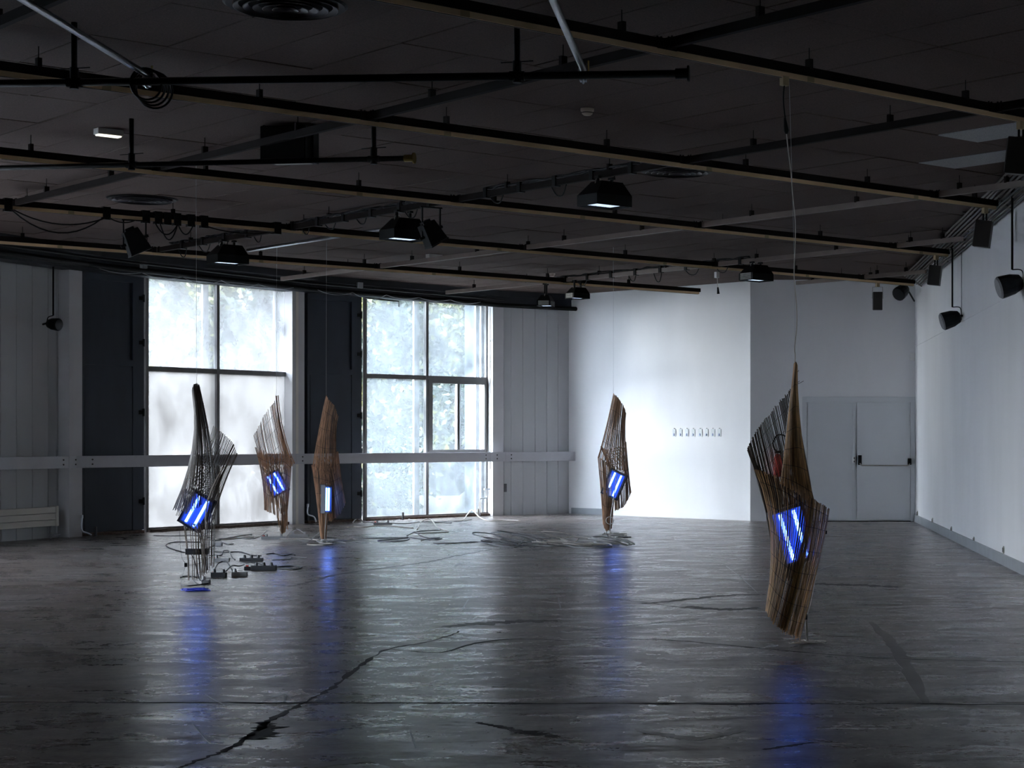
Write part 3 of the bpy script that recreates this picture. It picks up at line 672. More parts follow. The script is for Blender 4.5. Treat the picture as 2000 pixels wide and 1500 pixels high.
# hooded floodlights
def flood(px, py, label, v=None, u=Us[2], dz=0, yaw=0, vents=False, scale=1.0, drop=None, grp='hooded floodlights under the cross rails'):
    k = u/((px-CX)*E1.x+F*E1.y); X, Y = (px-CX)*k, F*k; zc = EYE+(CY-py)*k
    a1 = (Matrix.Rotation(yaw, 3, 'Z') @ E1); a2 = (Matrix.Rotation(yaw, 3, 'Z') @ E2); ax = (a1, a2, EZ); S = scale
    c = V(X, Y, zc); t = thing('floodlight', label, 'floodlight', c, grp)
    # open-bottomed hood
    b0 = (.225*S, .16*S); 
    h = MB(); h.frustum(c+EZ*-.065*S, b0, b0, .055*S, ax)
    h.f = [f for f in h.f if f != (3, 2, 1, 0)]; h2 = MB(); h2.frustum(c+EZ*.06*S, b0, (.135*S, .085*S), .07*S, ax, (.03*S, .0)); 
    h.add(h2.v, h2.f[1:]); h.f = [f for f in h.f if f != (4, 5, 6, 7)]
    ho = h.build('hood', 'black', t)
    sd = ho.modifiers.new('thick', 'SOLIDIFY'); sd.thickness = .006
    lm = MB()
    for i in range(5): lm.box(c+a1*(-.13+.065*i)*S-EZ*(.095)*S, (.026*S, .105*S, .008*S), ax)
    lm.build('hood_strip', 'hoodglow', t)
    MB().box(c-EZ*.080*S, (.19*S, .125*S, .004), ax).build('reflector', 'steelgrey', t)
    if vents:
        for i in range(7): MB().box(c-a1*(.225*S+.003)-EZ*(.10-.015*i)*S, (.003, .12*S, .004*S), ax).build('vent_slat', 'steelgrey', t)
    for s in (-1, 1):
        y = MB(); p0 = c+a2*.0+a1*s*.09*S+EZ*.125*S; p1 = V(p0.x, p0.y, ZRB-.0); 
        if p1.z > p0.z: y.box((p0+p1)/2, (.012, .012, (p1.z-p0.z)/2+.004), ax)
        y.box(V(p0.x, p0.y, max(p0.z, ZRB-.005)), (.02, .035, .012), ax); y.build('hook_clamp', 'black', t)
    hd = MB(); hd.tube(cr([c-a1*.12*S+EZ*.105*S, c-a1*.11*S+EZ*.15*S, c-a1*.05*S+EZ*.16*S, c-a1*.04*S+EZ*.125*S], 4), .006, 6); hd.build('carry_handle', 'steelgrey', t, smooth=True)
    return t
flood(1181, 381, 'hooded floodlight hanging alone under the cable-wrapped rail, nearest of them')
flood(788, 449, 'hooded floodlight paired with a tilted spotlight beside it')
flood(445, 498, 'hooded floodlight above the left window, last under the cable-wrapped rail')
flood(1477, 534, 'hooded floodlight with pale vented side near the far right of the ceiling', u=Us[4], vents=True, scale=.95)
flood(1128, 573, 'dark hooded floodlight rightmost in the far cluster by the corner', u=Us[4], scale=.75, vents=True)
flood(1066, 588, 'tilted dark floodlight with pale end in the far cluster', u=Us[4], scale=.75, vents=True, yaw=.7)

def spot(c, ax, s, label, m='black', yoke_top=None):
    t = thing('spotlight', label, 'spotlight', c, 'tilted theatre spotlights')
    b = MB(); b.frustum(c, (.12*s, .10*s), (.085*s, .085*s), .13*s, ax); b.build('lamp_body', m, t, bevel=.006)
    MB().box(c-ax[2]*.137*s, (.125*s, .105*s, .008*s), ax).build('front_frame', 'blackpl', t)
    MB().box(c+ax[2]*.14*s, (.05*s, .05*s, .02*s), ax).build('rear_cap', m, t)
    y = MB(); z1 = yoke_top
    for q in (-1, 1):
        p = c+ax[0]*.135*s*q; y.box(V(p.x, p.y, (p.z+z1)/2), (.008, .012, (z1-p.z)/2), (ax[0], V(-ax[0].y, ax[0].x, 0).normalized(), EZ)); y.cyl(p-ax[0]*.03, p+ax[0]*.03, .018, 10)
    y.box(V(c.x, c.y, z1), (.14*s, .012, .008), (V(ax[0].x, ax[0].y, 0).normalized(), V(-ax[0].y, ax[0].x, 0).normalized(), EZ)); y.build('yoke', 'steelgrey' if s < .9 else 'black', t)
def axes(yaw, tilt):
    Mx = Matrix.Rotation(yaw, 3, 'Z') @ Matrix.Rotation(tilt, 3, 'Y'); return (Mx @ V(1, 0, 0), Mx @ V(0, 1, 0), Mx @ V(0, 0, 1))
k = Vs[3]/((262-CX)*E2.x+F*E2.y)
spot(P(263, 471, F*k), axes(.5, -.45), 1.05, 'tilted black spotlight under the fourth lighting rail at left', yoke_top=4.07)
k = Us[2]/((838-CX)*E1.x+F*E1.y)
spot(P(842, 455, F*k-.1), axes(.6, -.55), .95, 'tilted black spotlight just right of the middle hooded floodlight', yoke_top=4.10)

# flat track spots
def trackspot(px, py, v, w_, h_, label, lean=.1, frontal=False, fpx=None):
    k = v/((px-CX)*E2.x+F*E2.y); Y = F*k; c = P(px, py, Y); t = thing('track_spotlight', label, 'spotlight', c, 'flat box spotlights on the lighting tracks')
    ztop = ZT0
    if frontal: ax = (V(1, 0, 0), V(0, 1, 0), EZ)
    else:
        Mx = Matrix.Rotation(math.radians(-18), 3, 'Z') @ Matrix.Rotation(lean, 3, 'Y'); ax = (Mx @ V(1, 0, 0), Mx @ V(0, 1, 0), Mx @ V(0, 0, 1))
    MB().box(c, (w_/2, .055, h_/2), ax).build('lamp_housing', 'brownbox', t, bevel=.004)
    MB().box(c-ax[0]*(w_/2+.003), (.003, .050, h_/2-.01), ax).build('lens_edge', 'grille', t)
    top = V(c.x+.0, c.y, ztop); pt = c+ax[2]*h_/2
    MB().box(V(pt.x, pt.y, ztop-.03), (.035, .022, .032), (E1, E2, EZ)).build('track_adapter', 'adapter', t, bevel=.003)
    if frontal:
        y = MB(); 
        for s in (-1, 1): y.tube([V(pt.x, pt.y, ztop-.06), V(pt.x+s*.9*w_/2+s*.012, pt.y, ztop-.065), V(c.x+s*(w_/2+.012), c.y, c.z+.04)], .005, 6)
        y.build('yoke', 'steelgrey', t)
    else: 
        y = MB()
        for s in (-1, 1): y.cyl(V(pt.x+s*.018, pt.y, ztop-.05), pt+V(s*.018, 0, -.01), .010, 8)
        y.build('stem', 'black', t)
trackspot(1990, 305, Vs[0], .19, .30, 'flat box spotlight cut by the right edge of the picture', .12)
trackspot(1920, 457, Vs[1], .185, .30, 'flat box spotlight hanging at the right end of the second rail', .14)
trackspot(1826, 538, Vs[2], .17, .28, 'flat box spotlight hanging at the right end of the third rail', .12)
trackspot(1714, 588, Vs[3], .155, .30, 'flat box spotlight in a wire yoke above the double door', 0, True)

# wall speakers on conduits
def wallspeaker(c, face, rod_top, wall, label, s=1.0, m='blackpl', g='grille'):
    t = thing('wall_speaker', label, 'speaker', c)
    f = Vector(face).normalized(); a = f.cross(EZ).normalized(); b = a.cross(f)
    vs = []; prof = [(-.13, .055), (-.11, .085), (-.02, .115), (.10, .125), (.13, .125)]
    ring = []
    q = MB(); pts = [c+f*x*s for x, r in prof]; q.tube(pts, .1, 16, rs=[r*s for x, r in prof]); q.v = [tuple(v) for v in q.v]
    q.build('cabinet', m, t, smooth=False)
    MB().tube([c+f*.131*s, c+f*.15*s], .12, 16, rs=[.125*s, .108*s]).build('grille_face', g, t)
    w = Vector(wall); bk = c-f*.13*s
    MB().tube(cr([bk, bk-f*.03, w], 4), .016, 8).build('wall_bracket', 'black', t, smooth=True)
    if rod_top is not None:
        r = MB(); r.cyl(V(rod_top.x, rod_top.y, c.z+.17*s), rod_top, .013, 8); r.tube(cr([V(rod_top.x, rod_top.y, c.z+.17*s), bk+EZ*.12*s, bk-f*.02], 5), .007, 6); r.build('cable_conduit', 'black', t, smooth=True)
k1 = XR/(1880-CX); Y1 = F*k1
wallspeaker(P(1858, 623, Y1-.05), (-.95, -.10, -.30), V(P(1860, 600, Y1).x, Y1, 4.3), (XR, Y1, P(1880, 617, Y1).z), 'black wall speaker lower on the right wall, nearer the door')
k2 = XR/(1997-CX); Y2 = F*k2
wallspeaker(P(1974, 556, Y2-.05), (-.95, -.10, -.28), V(P(1977, 540, Y2).x, Y2, 4.3), (XR, Y2, P(2000, 548, Y2).z), 'black wall speaker on the right wall near the picture edge')
tb0 = B0.at(104, .05); pl = B0.pt(tb0, .05)
wallspeaker(V(pl.x, pl.y, EYE+(CY-633)*pl.y/F), (.9, -.35, -.1), V(pl.x, pl.y, 4.1), B0.pt(tb0+.1, NREC, EYE+(CY-632)*pl.y/F), 'black speaker on a thin pole before the left boarded wall', .75, g='blackpl')
# corner speaker, detector
wallspeaker(P(1762, 569, 31.7), (-.55, -.75, -.45), None, (XR-.02, YD-.02, 3.95), 'small black speaker tucked in the top corner above the door', 1.0, g='blackpl')
t = thing('motion_sensor', 'small white motion sensor beside the corner above the door', 'sensor', P(1782, 697, YD))
MB().box(P(1782, 697, YD-.02), (.045, .02, .075)).build('sensor_body', 'whitepl', t, bevel=.01); MB().cyl(P(1782, 694, YD-.04), P(1782, 694, YD-.06), .03, 12).build('sensor_eye', 'whitepl', t)

# cable tray on the right
t = thing('cable_run', 'long bundle of brown cables along the top of the right wall', 'cables', (XR-.2, 20, 4.2))
for i in range(9):
    x = XR-.03-.035*i; z = 4.10+.022*i if i < 9 else 4.3
    pts = [V(x+R.uniform(-.004, .004), yy, z+R.uniform(-.006, .006)) for yy in np.arange(6, 32.3, 1.2)]
    MB().tube(pts, .014, 6).build('cable', 'cablebrown' if i % 3 else 'corddark', t, smooth=True)

for yy in np.arange(8, 32, 2.1):
    q = MB(); q.box((XR-.17, yy, 4.315), (.17, .02, .008)); q.box((XR-.17, yy, 4.20), (.185, .018, .006), (V(.79, 0, -.61), V(0, 1, 0), V(.61, 0, .79))); q.build('tray_strap', 'cablebrown', t)

# pipe along the facade top
t = thing('facade_pipe', 'long black pipe running above the windows under the dark bulkhead', 'pipe', B1.pt(2, .3, 4.0))
pp = []
for b, nn, z in ((Bm1, .45, 4.07), (B0, .42, 4.06), (B1, .32, 4.10), (B2, .18, 4.07), (B3, .14, 4.04)): pp.append(b.pt(0.05, nn, z))
pp.append(B3.pt(B3.at(1128, .14), .14, 4.04))
MB().tube(pp, .042, 12).build('pipe_body', 'black', t, smooth=False)
e = pp[-1]; d = (pp[-1]-pp[-2]).normalized(); MB().cyl(e-d*.02, e+d*.06, .058, 12).build('end_cap', 'black', t)
MB().tube([p+V(.1, -.1, .09) for p in pp[:-1]], .018, 8).build('conduit', 'blackpl', t, smooth=True)
q = MB()
for b, (a0, a1) in ((B1, (.3, 4.4)), (B2, (.2, 3.9))):
    n_ = 5
    for i in range(n_):
        t0 = a0+(a1-a0)*i/n_; t1 = a0+(a1-a0)*(i+1)/n_; s = R.uniform(.03, .10)
        q.tube([b.pt(t0+(t1-t0)*k/8, .28, 4.06-s*4*(k/8)*(1-k/8)) for k in range(9)], .006, 5)
q.build('slack_cable', 'cordgrey', t, smooth=True)
for b, px, z in ((B1, 277, 4.17), (B2, 700, 4.19)):
    t_ = b.at(px, .3); MB().box(b.pt(t_, .34, z), (.05, .03, .05), b.ax()).build('junction_box', 'stripgrey', t)

# ------------------------------------------------------------------ cables on rails
def bundle(u, v0, v1, label, n=4):
    t = thing('cable_bundle', label, 'cables', G(u, (v0+v1)/2, ZRT), 'black cables tied along the rails')
    for i in range(n):
        pts = []; v = v0
        while v < v1:
            a = R.uniform(0, 6.28); pts.append(G(u+R.uniform(-.028, .028), v, ZRT+.012+R.uniform(-.006, .03))); v += .16
        MB().tube(cr(pts, 3), .010, 6).build('cable', 'blackpl', t, smooth=True)
    v = v0+.2
    while v < v1-.1:
        MB().box(G(u, v, (ZRT+ZRB)/2+.012), (.036, .028, .055), (E1, E2, EZ)).build('tape_wrap', 'black', t); v += .62
    v = v0+.5
    while v < v1-.3:
        s = R.uniform(.05, .16); L_ = R.uniform(.15, .35)
        MB().tube(cr([G(u+.02, v, ZRB), G(u+.03, v+L_*.3, ZRB-s), G(u+.03, v+L_*.7, ZRB-s*.9), G(u+.02, v+L_, ZRB)], 5), .007, 6).build('slack_loop', 'blackpl', t, smooth=True); v += R.uniform(.5, 1.3)
    return t
bundle(Us[2], gu(1260, Us[2]), gu(935, Us[2]), 'black cables tied along the rail beside the nearest hooded floodlight')
bundle(Us[2], gu(860, Us[2]), gu(560, Us[2]), 'black cables tied along the rail by the paired floodlight')
bundle(Us[2], gu(545, Us[2]), gu(325, Us[2]), 'black cables tied along the rail above the left window floodlight')
bundle(Us[4], gu(1465, Us[4]), gu(1085, Us[4]), 'thin black cables tied along the pale far rail', 2)
# boxes, tape and drooping cables on the fourth rail
t = thing('cable_bundle', 'black straps and plugs hung along the fourth rail beside the spotlight', 'cables', G(gv(340, Vs[3]), Vs[3], 4.1), 'black cables tied along the rails')
for px in (15, 207, 284, 308, 326, 345, 372, 398, 541):
    u = gv(px, Vs[3]); MB().box(G(u, Vs[3], 4.125), (.045, .03, .075), (E1, E2, EZ)).build('strap', 'black', t)
for a, b, s in ((20, 200, .22), (24, 205, .12), (300, 345, .14), (345, 375, .12), (400, 530, .05), (212, 262, .04), (345, 310, .2)):
    ua, ub = gv(a, Vs[3]), gv(b, Vs[3]); MB().tube([G(ua+(ub-ua)*k/10, Vs[3]-.03, 4.07-s*4*(k/10)*(1-k/10)) for k in range(11)], .009, 6).build('slack_cable', 'blackpl', t, smooth=True)

# white wall-side adapter cord on the fourth rail
k = Vs[3]/((1401-CX)*E2.x+F*E2.y); Y = F*k
t = thing('hanging_plug', 'white adapter with a short cord and black plug before the bright wall', 'plug', P(1400, 535, Y))
MB().box(P(1400, 537, Y), (.03, .025, .045), (E1, E2, EZ)).build('adapter', 'whitepl', t); MB().cyl(P(1401, 542, Y), P(1402, 562, Y), .006, 6).build('cord', 'cordwhite', t); MB().cyl(P(1402, 561, Y), P(1403, 574, Y), .012, 8, .022).build('plug_body', 'blackpl', t)

# ------------------------------------------------------------------ radiator
t = thing('radiator', 'long cream panel radiator low on the left boarded wall', 'radiator', B0.pt(B0.at(40, -.1), -.1, 0))
ra = B0.at(-60, -.08); rb = B0.at(114, -.08)
for i in range(3):
    q = MB(); B0.box(q, ra, rb-.06, -.14, -.08, .185+.097*i, .275+.097*i); q.build('radiator_panel', 'cream', t, bevel=.004)
q = MB(); B0.box(q, rb-.055, rb, -.19, -.07, .18, .48); q.build('end_cover', 'cream', t, bevel=.004)
q = MB(); q.tube(cr([B0.pt(rb-.15, -.10, .19), B0.pt(rb-.15, -.10, .06), B0.pt(rb-.02, -.10, .05), B0.pt(rb+.06, -.10, .05)], 5), .014, 8); q.cyl(B0.pt(rb-.15, -.1, 0), B0.pt(rb-.15, -.1, .09), .02, 8); q.build('valve_pipe', 'stripgrey', t, smooth=True)
# socket and slot
tt0, tt1 = B3.at(984.5, -.05), B3.at(989.5, -.05); yq = B3.pt(tt0, 0).y; z0 = EYE+(CY-961)*yq/F; z1 = EYE+(CY-945)*yq/F
q = MB(); B3.box(q, tt0, tt1, -.06, -.045, z0, z1); tag(q.build('wall_switch', 'corddark'), 'narrow dark switch plate on the boards right of the second window', 'switch')
# chrome pipes at the column feet
def bentpipe(pts, label):
    t = thing('drain_tap', label, 'tap', pts[0]); MB().tube(cr(pts, 6), .014, 8).build('pipe_bend', 'chrome', t, smooth=True); MB().cyl(Vector(pts[0]), Vector(pts[0])+EZ*.05, .02, 8).build('tap_knob', 'chrome', t)
a = B2.at(601, .02); bentpipe([B2.pt(a, .02, .30), B2.pt(a, .02, .17), B2.pt(a+.12, .03, .12), B2.pt(a+.16, .04, .03)], 'small bent chrome pipe at the foot of the column between windows')
a = B1.at(160, .02); bentpipe([B1.pt(a, .02, .28), B1.pt(a, .02, .10), B1.pt(a+.10, .03, .05), B1.pt(a+.16, .04, .02)], 'small bent chrome pipe at the foot of the leftmost white column')
a = B2.at(936, -.02); 
t = thing('window_crank', 'chrome crank and bolt at the lower right of the second window', 'crank', B2.pt(a, 0, 0))
MB().tube(cr([B2.pt(a, 0, .02), B2.pt(a, 0, .30), B2.pt(a+.03, 0, .34), B2.pt(a+.16, 0, .35), B2.pt(a+.19, 0, .40), B2.pt(a+.19, 0, .50)], 5), .013, 8).build('crank_rod', 'chrome', t, smooth=True)
MB().cyl(B2.pt(a-.06, .02, 0), B2.pt(a-.06, .02, .14), .022, 10).build('floor_socket', 'steelgrey', t); q = MB(); B2.box(q, a+.12, a+.26, -.03, 0, .50, .53); q.build('crank_bracket', 'chrome', t)
for i, (B, px) in enumerate(((B1, 187), (B2, 787))):
    a = B.at(px, .02); tag(MB().cyl(B.pt(a, .02, 0), B.pt(a, .02, .14), .02, 10).build('floor_bolt', 'corddark'), ['short dark bolt standing before the left navy shutter', 'short dark bolt standing before the second window'][i], 'bolt')
# window stay rods on the jambs
for i, (B, tj) in enumerate(((B1, w1b), (B2, w2b))):
    t = thing('latch_rod', ['thin latch rod on the bright jamb right of the first window', 'thin latch rod on the bright jamb right of the second window'][i], 'rod', B.pt(tj, -.09, 0))
    MB().cyl(B.pt(tj-.012, -.09, .9), B.pt(tj-.012, -.09, 4.0), .006, 6).build('rod', 'steelgrey', t)
    for z in (3.35, 2.95, 1.35):
        MB().tube([B.pt(tj-.012, -.09, z), B.pt(tj-.03, -.05, z+.01), B.pt(tj-.03, -.03, z+.05)], .007, 6).build('rod_hook', 'steelgrey', t)

# ------------------------------------------------------------------ right wall small sockets, wall plates, extinguisher
for i, (px, py, l) in enumerate(((1792.5, 1003, 'small round wall socket closest to the door corner'), (1822, 1017, 'second small wall socket from the door corner'), (1859, 1034, 'third small wall socket from the door corner'), (1903, 1055, 'fourth small wall socket from the door corner'), (1961, 1074, 'small wall socket nearest the picture edge on the right wall'))):
    k = XR/(px-CX); c = V(XR, F*k, EYE+(CY-py)*k); t = thing('wall_socket', l, 'socket', c, 'small sockets along the right wall')
    MB().cyl(c, c-V(.012, 0, 0), .045, 16).build('socket_plate', 'steelgrey', t); MB().cyl(c-V(.012, 0, 0), c-V(.020, 0, 0), .028, 16).build('socket_well', 'frame', t)
for i in range(8):
    px = 1317+i*12.45+(1 if i > 3 else 0); q = (px-CX)/F
    s = (q*V4.y-V4.x)/(bw_t.x-q*bw_t.y); p = V4+bw_t*s; z = EYE+(CY-845.5)*p.y/F
    l = ['leftmost', 'second from left', 'third from left', 'fourth from left', 'fifth from left and darkest', 'third from right', 'second from right', 'rightmost'][i]+' of the eight small clear plates on the bright wall'
    t = thing('wall_plate', l, 'plate', p+EZ*z, 'small clear plates on the bright wall')
    w_ = .062 if i in (4, 6) else .05
    MB().box(p-nb*.006+EZ*z, (w_*.8, .004, .070), (bw_t, nb, EZ)).build('clear_plate', 'clearpl', t)
    MB().cyl(p+EZ*(z+.082), p-nb*.016+EZ*(z+.084), .009, 8).build('holder_peg', 'whitepl', t)
    MB().tube([p-nb*.008+EZ*(z-.055), p-nb*.008+EZ*(z-.035), p-nb*.006+EZ*(z-.005)], .02, 8, rs=[.010, .017, .006]).build('pigment_patch', 'bluegrey', t, smooth=True)
x = xd(1519); t = thing('fire_extinguisher', 'red fire extinguisher on the back wall seen through the front sculpture', 'extinguisher', (x, YD, zd(930)))
c0 = V(x, YD-.10, 0)
MB().tube([c0+EZ*z_ for z_ in (zd(931), zd(929), zd(897), zd(890), zd(886))], .075, 20, rs=[.06, .078, .078, .05, .025]).build('cylinder', 'red', t, smooth=True)
MB().box(c0+EZ*zd(882.5), (.05, .02, .022)).build('valve_head', 'blackpl', t)
MB().tube(cr([c0+EZ*zd(884), c0+V(-.09, 0, zd(870)), c0+V(-.02, 0, zd(851)), c0+V(.12, 0, zd(851)), c0+V(.17, 0, zd(865)), c0+V(.13, -.02, zd(885)), c0+V(.10, -.02, zd(905))], 6), .013, 8).build('hose', 'blackpl', t, smooth=True)
MB().box((x, YD-.012, zd(905)), (.05, .012, .06)).build('wall_hook', 'steelgrey', t)

# ------------------------------------------------------------------ reed sculptures
def lerpc(c, t):
    """point on a smooth curve (list of tuples) at 0..1"""
    n = len(c)-1
    if n == 0: return c[0]
    x = min(max(t, 0), 1)*n; i = min(int(x), n-1); f = x-i
    a = c[max(i-1, 0)]; b = c[i]; cc_ = c[i+1]; d = c[min(i+2, n)]
    return tuple(.5*((2*b[k])+(cc_[k]-a[k])*f+(2*a[k]-5*b[k]+4*cc_[k]-d[k])*f*f+(3*b[k]-a[k]-3*cc_[k]+d[k])*f**3) for k in range(3))
def sculpture(Y0, org, sc_, sheets, lamp, label, reedm, hang, extra=None, seed=1, wscale=1.0, spf=1.0):
    r = random.Random(seed); k0 = Y0/F
    def W(q, jit=(0, 0, 0)):
        px = org[0]+q[0]/sc_; py = org[1]+q[1]/sc_; Y = Y0+q[2]
        return V((px-CX)*k0, Y, EYE+(CY-py)*k0)
    base = W((lamp['c'][0], lamp['c'][1], 0)); 
    root = thing('reed_sculpture', label, 'sculpture', V(base.x, base.y, 0), 'twisted reed mats hung with blue lamps')
    for si, sh in enumerate(sheets):
        c0, cm, c1 = sh['top'], sh['mid'], sh['bot']; m = sh.get('m', reedm)
        pad = lambda c: [tuple(p) if len(p) == 3 else (p[0], p[1], sh.get('d', 0)) for p in c]
        c0, cm, c1 = pad(c0), pad(cm), pad(c1)
        # mat width, to keep real reed spacing
        wd_ = max(sum((W(lerpc(c, (i+1)/12))-W(lerpc(c, i/12))).length for i in range(12)) for c in (c0, cm, c1))
        n = max(8, int(wd_/(sh.get('sp', .0068)*spf))); mb = MB(); bow = sh.get('bow', .06); NS = 7
        grid = []
        for i in range(n):
            t = (i+r.uniform(-.4, .4))/(n-1); a, b, c = lerpc(c0, t), lerpc(cm, t), lerpc(c1, t)
            db = bow*math.sin(math.pi*min(max(t, 0), 1)); row = []
            j0 = r.uniform(-.018, .006) if not sh.get('fan0') else r.uniform(-.0, .01); j1 = r.uniform(-.004, .018)
            ww = r.uniform(.0024, .0036)*wscale
            for k in range(NS):
                s = j0+(1+j1-j0)*k/(NS-1)
                # quadratic through a,b,c
                p = tuple(a[q]*(1-s)*(1-2*s)+b[q]*4*s*(1-s)+c[q]*s*(2*s-1) for q in range(3))
                row.append(W((p[0]+r.uniform(-.4, .4), p[1], p[2]-db*(1-.3*abs(2*s-1)))))
            if r.random() < sh.get('miss', .03): continue
            mb.tube(row, ww, 4, cap=False); 
        o = mb.build('reed_mat', m, root); o['kind'] = 'stuff'
        wb = MB()
        for s in sh.get('wires', (.12, .3, .5, .7, .88)):
            pts = []
            for i in range(25):
                t = i/24; a, b, c = lerpc(c0, t), lerpc(cm, t), lerpc(c1, t); db = bow*math.sin(math.pi*t)
                p = tuple(a[q]*(1-s)*(1-2*s)+b[q]*4*s*(1-s)+c[q]*s*(2*s-1) for q in range(3)); pts.append(W((p[0], p[1], p[2]-db*(1-.3*abs(2*s-1))-.004)))
            wb.tube(pts, .0016*wscale, 4)
        wb.build('binding_wire', 'wire', root)
    # lamp
    C_ = W((lamp['c'][0], lamp['c'][1], lamp.get('d', 0))); ang = lamp['roll']; yaw = lamp.get('yaw', 0)
    Mx = Matrix.Rotation(yaw, 3, 'Z') @ Matrix.Rotation(ang, 3, 'Y'); ax = (Mx @ V(1, 0, 0), Mx @ V(0, 1, 0), Mx @ V(0, 0, 1))
    hw, hh = lamp['hw'], lamp['hh']
    L_ = MB().box(C_+ax[1]*.02, (hw, .012, hh), ax).build('light_panel', 'bluepaint', root)
    fr = MB()
    for s in (-1, 1):
        fr.box(C_+ax[0]*hw*s, (.012, .03, hh+.012), ax); fr.box(C_+ax[2]*hh*s, (hw, .03, .012), ax)
    fr.build('panel_frame', 'bluepaint', L_)
    MB().box(C_+ax[1]*.004, (hw-.012, .003, hh-.012), ax).build('halo_plate', 'halo', L_)
    for s in (-1, 1):
        MB().cyl(C_+ax[0]*hw*.42*s-ax[2]*hh*.86-ax[1]*.012, C_+ax[0]*hw*.42*s+ax[2]*hh*.86-ax[1]*.012, .013, 10).build('lamp_tube', 'tube', L_, smooth=True)
    # hanging thread and cord
    for hpts, rr, mm, nm in hang: MB().tube(cr([Vector(p) for p in hpts], 6), rr, 6).build(nm, mm, root, smooth=True)
    if extra: extra(root, W)
    return root, W, C_

# 1: front right
Yf = 13.28; kf = Yf/F
def Wf(px, py): return V((px-CX)*kf, Yf, EYE+(CY-py)*kf)
S1 = [
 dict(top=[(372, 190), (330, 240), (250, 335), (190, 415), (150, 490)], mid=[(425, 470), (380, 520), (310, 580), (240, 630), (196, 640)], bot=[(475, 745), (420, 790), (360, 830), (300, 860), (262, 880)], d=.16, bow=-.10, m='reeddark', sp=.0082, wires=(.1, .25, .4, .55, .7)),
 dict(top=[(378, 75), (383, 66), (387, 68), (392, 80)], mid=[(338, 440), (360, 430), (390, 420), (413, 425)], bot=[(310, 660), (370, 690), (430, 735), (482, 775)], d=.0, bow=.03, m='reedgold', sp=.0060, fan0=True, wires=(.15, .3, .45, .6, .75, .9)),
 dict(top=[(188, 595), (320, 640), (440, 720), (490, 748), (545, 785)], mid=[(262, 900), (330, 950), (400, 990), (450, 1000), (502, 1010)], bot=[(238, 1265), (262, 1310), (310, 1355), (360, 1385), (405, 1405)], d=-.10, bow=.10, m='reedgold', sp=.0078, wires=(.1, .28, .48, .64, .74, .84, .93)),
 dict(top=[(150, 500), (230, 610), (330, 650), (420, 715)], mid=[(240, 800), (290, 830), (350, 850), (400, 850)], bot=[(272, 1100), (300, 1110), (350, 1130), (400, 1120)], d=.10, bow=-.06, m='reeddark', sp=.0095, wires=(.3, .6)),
]
kc = Vs[0]/((1532-CX)*E2.x+F*E2.y); Yc = F*kc; anch = P(1532, 152, Yc)
def ex1(root, W):
    MB().box(V(anch.x, anch.y, ZT0-.022), (.030, .020, .034), (E1, E2, EZ)).build('track_adapter', 'adapter', root, bevel=.003)
    MB().tube(cr([V(anch.x, anch.y, ZT0-.05), P(1530, 195, Yc), P(1534, 235, Yc+.02)], 6), .0055, 8).build('black_lead', 'blackpl', root, smooth=True)
    MB().tube([P(1533, 230, Yc+.02), P(1534, 240, Yc+.02), P(1536, 256, Yc+.02), P(1536, 262, Yc+.02)], .012, 10, rs=[.008, .013, .020, .010]).build('connector', 'blackpl', root, smooth=True)
    MB().tube(cr([W((500, 1020, 0)), W((480, 1120, -.05)), W((462, 1220, -.05)), W((440, 1300, -.06))], 6), .003, 6).build('draw_string', 'cordwhite', root, smooth=True)
    MB().box(W((434, 1308, -.06)), (.010, .01, .02)).build('cord_stop', 'blackpl', root); MB().box(W((528, 897, -.06)), (.012, .01, .012)).build('cord_stop', 'blackpl', root)
    for i in range(3):
        MB().tube(cr([W((432+i*3, 1315, -.06)), W((434+i*4, 1370, -.06)), W((438+i*3, 1425, -.05))], 5), .004, 6).build('frayed_rope', 'cordwhite', root, smooth=True)
    for a, b, c in (((393, 118), (398, 112), (400, 108)), ((395, 175), (410, 168), (424, 160)), ((392, 170), (405, 160), (398, 165))):
        MB().tube([W((*a, 0)), W((*b, 0)), W((*c, 0))], .0016, 4).build('loose_fibre', 'wire', root)
hang1 = [([P(1536, 260, Yc+.02), P(1539, 290, Yc+.03), P(1545, 340, Yc+.05), P(1548, 380, Yc+.08), P(1553, 430, Yc+.12), P(1553, 480, Yc+.16), P(1551, 540, Yf-.1), P(1556, 600, Yf-.05), P(1556, 640, Yf), P(1552, 680, Yf), P(1552, 712, Yf), P(1535, 850, Yf+.03), P(1530, 985, Yf+.06)], .0042, 'cordwhite', 'power_cord')]
hang1.append(([G(gv(1541, Vs[0]), Vs[0], ZRB-.02), P(1551, 500, Yf), P(1553, 706, Yf)], .0012, 'nylon', 'hanging_thread'))
sculpture(Yf, (1400, 680), 2.5, S1, dict(c=(372, 912), roll=-.30, yaw=.18, hw=.125, hh=.20, d=.0), 'large golden reed sculpture hanging nearest, at right before the door', 'reedgold', hang1, ex1, 11, 1.05, 1.2)
# rope pile on the floor under it
def pile(px, py, w_, h_, m, label, n=9, seed=1, r=.006, zmax=.03):
    rr = random.Random(seed); q = MB()
    for i in range(n):
        pts = []; 
        for k in range(6):
            pts.append(PF(px+rr.triangular(-w_, w_), py+rr.uniform(-h_, h_))+EZ*(r+rr.uniform(0, zmax)))
        q.tube(cr(pts, 5), r, 5)
    return tag(q.build('rope_pile', m, smooth=True), label, 'rope')
pile(1578, 1255, 44, 3.5, 'cordwhite', 'frayed white rope end spread on the floor under the front sculpture', 7, 3, .003, .008)

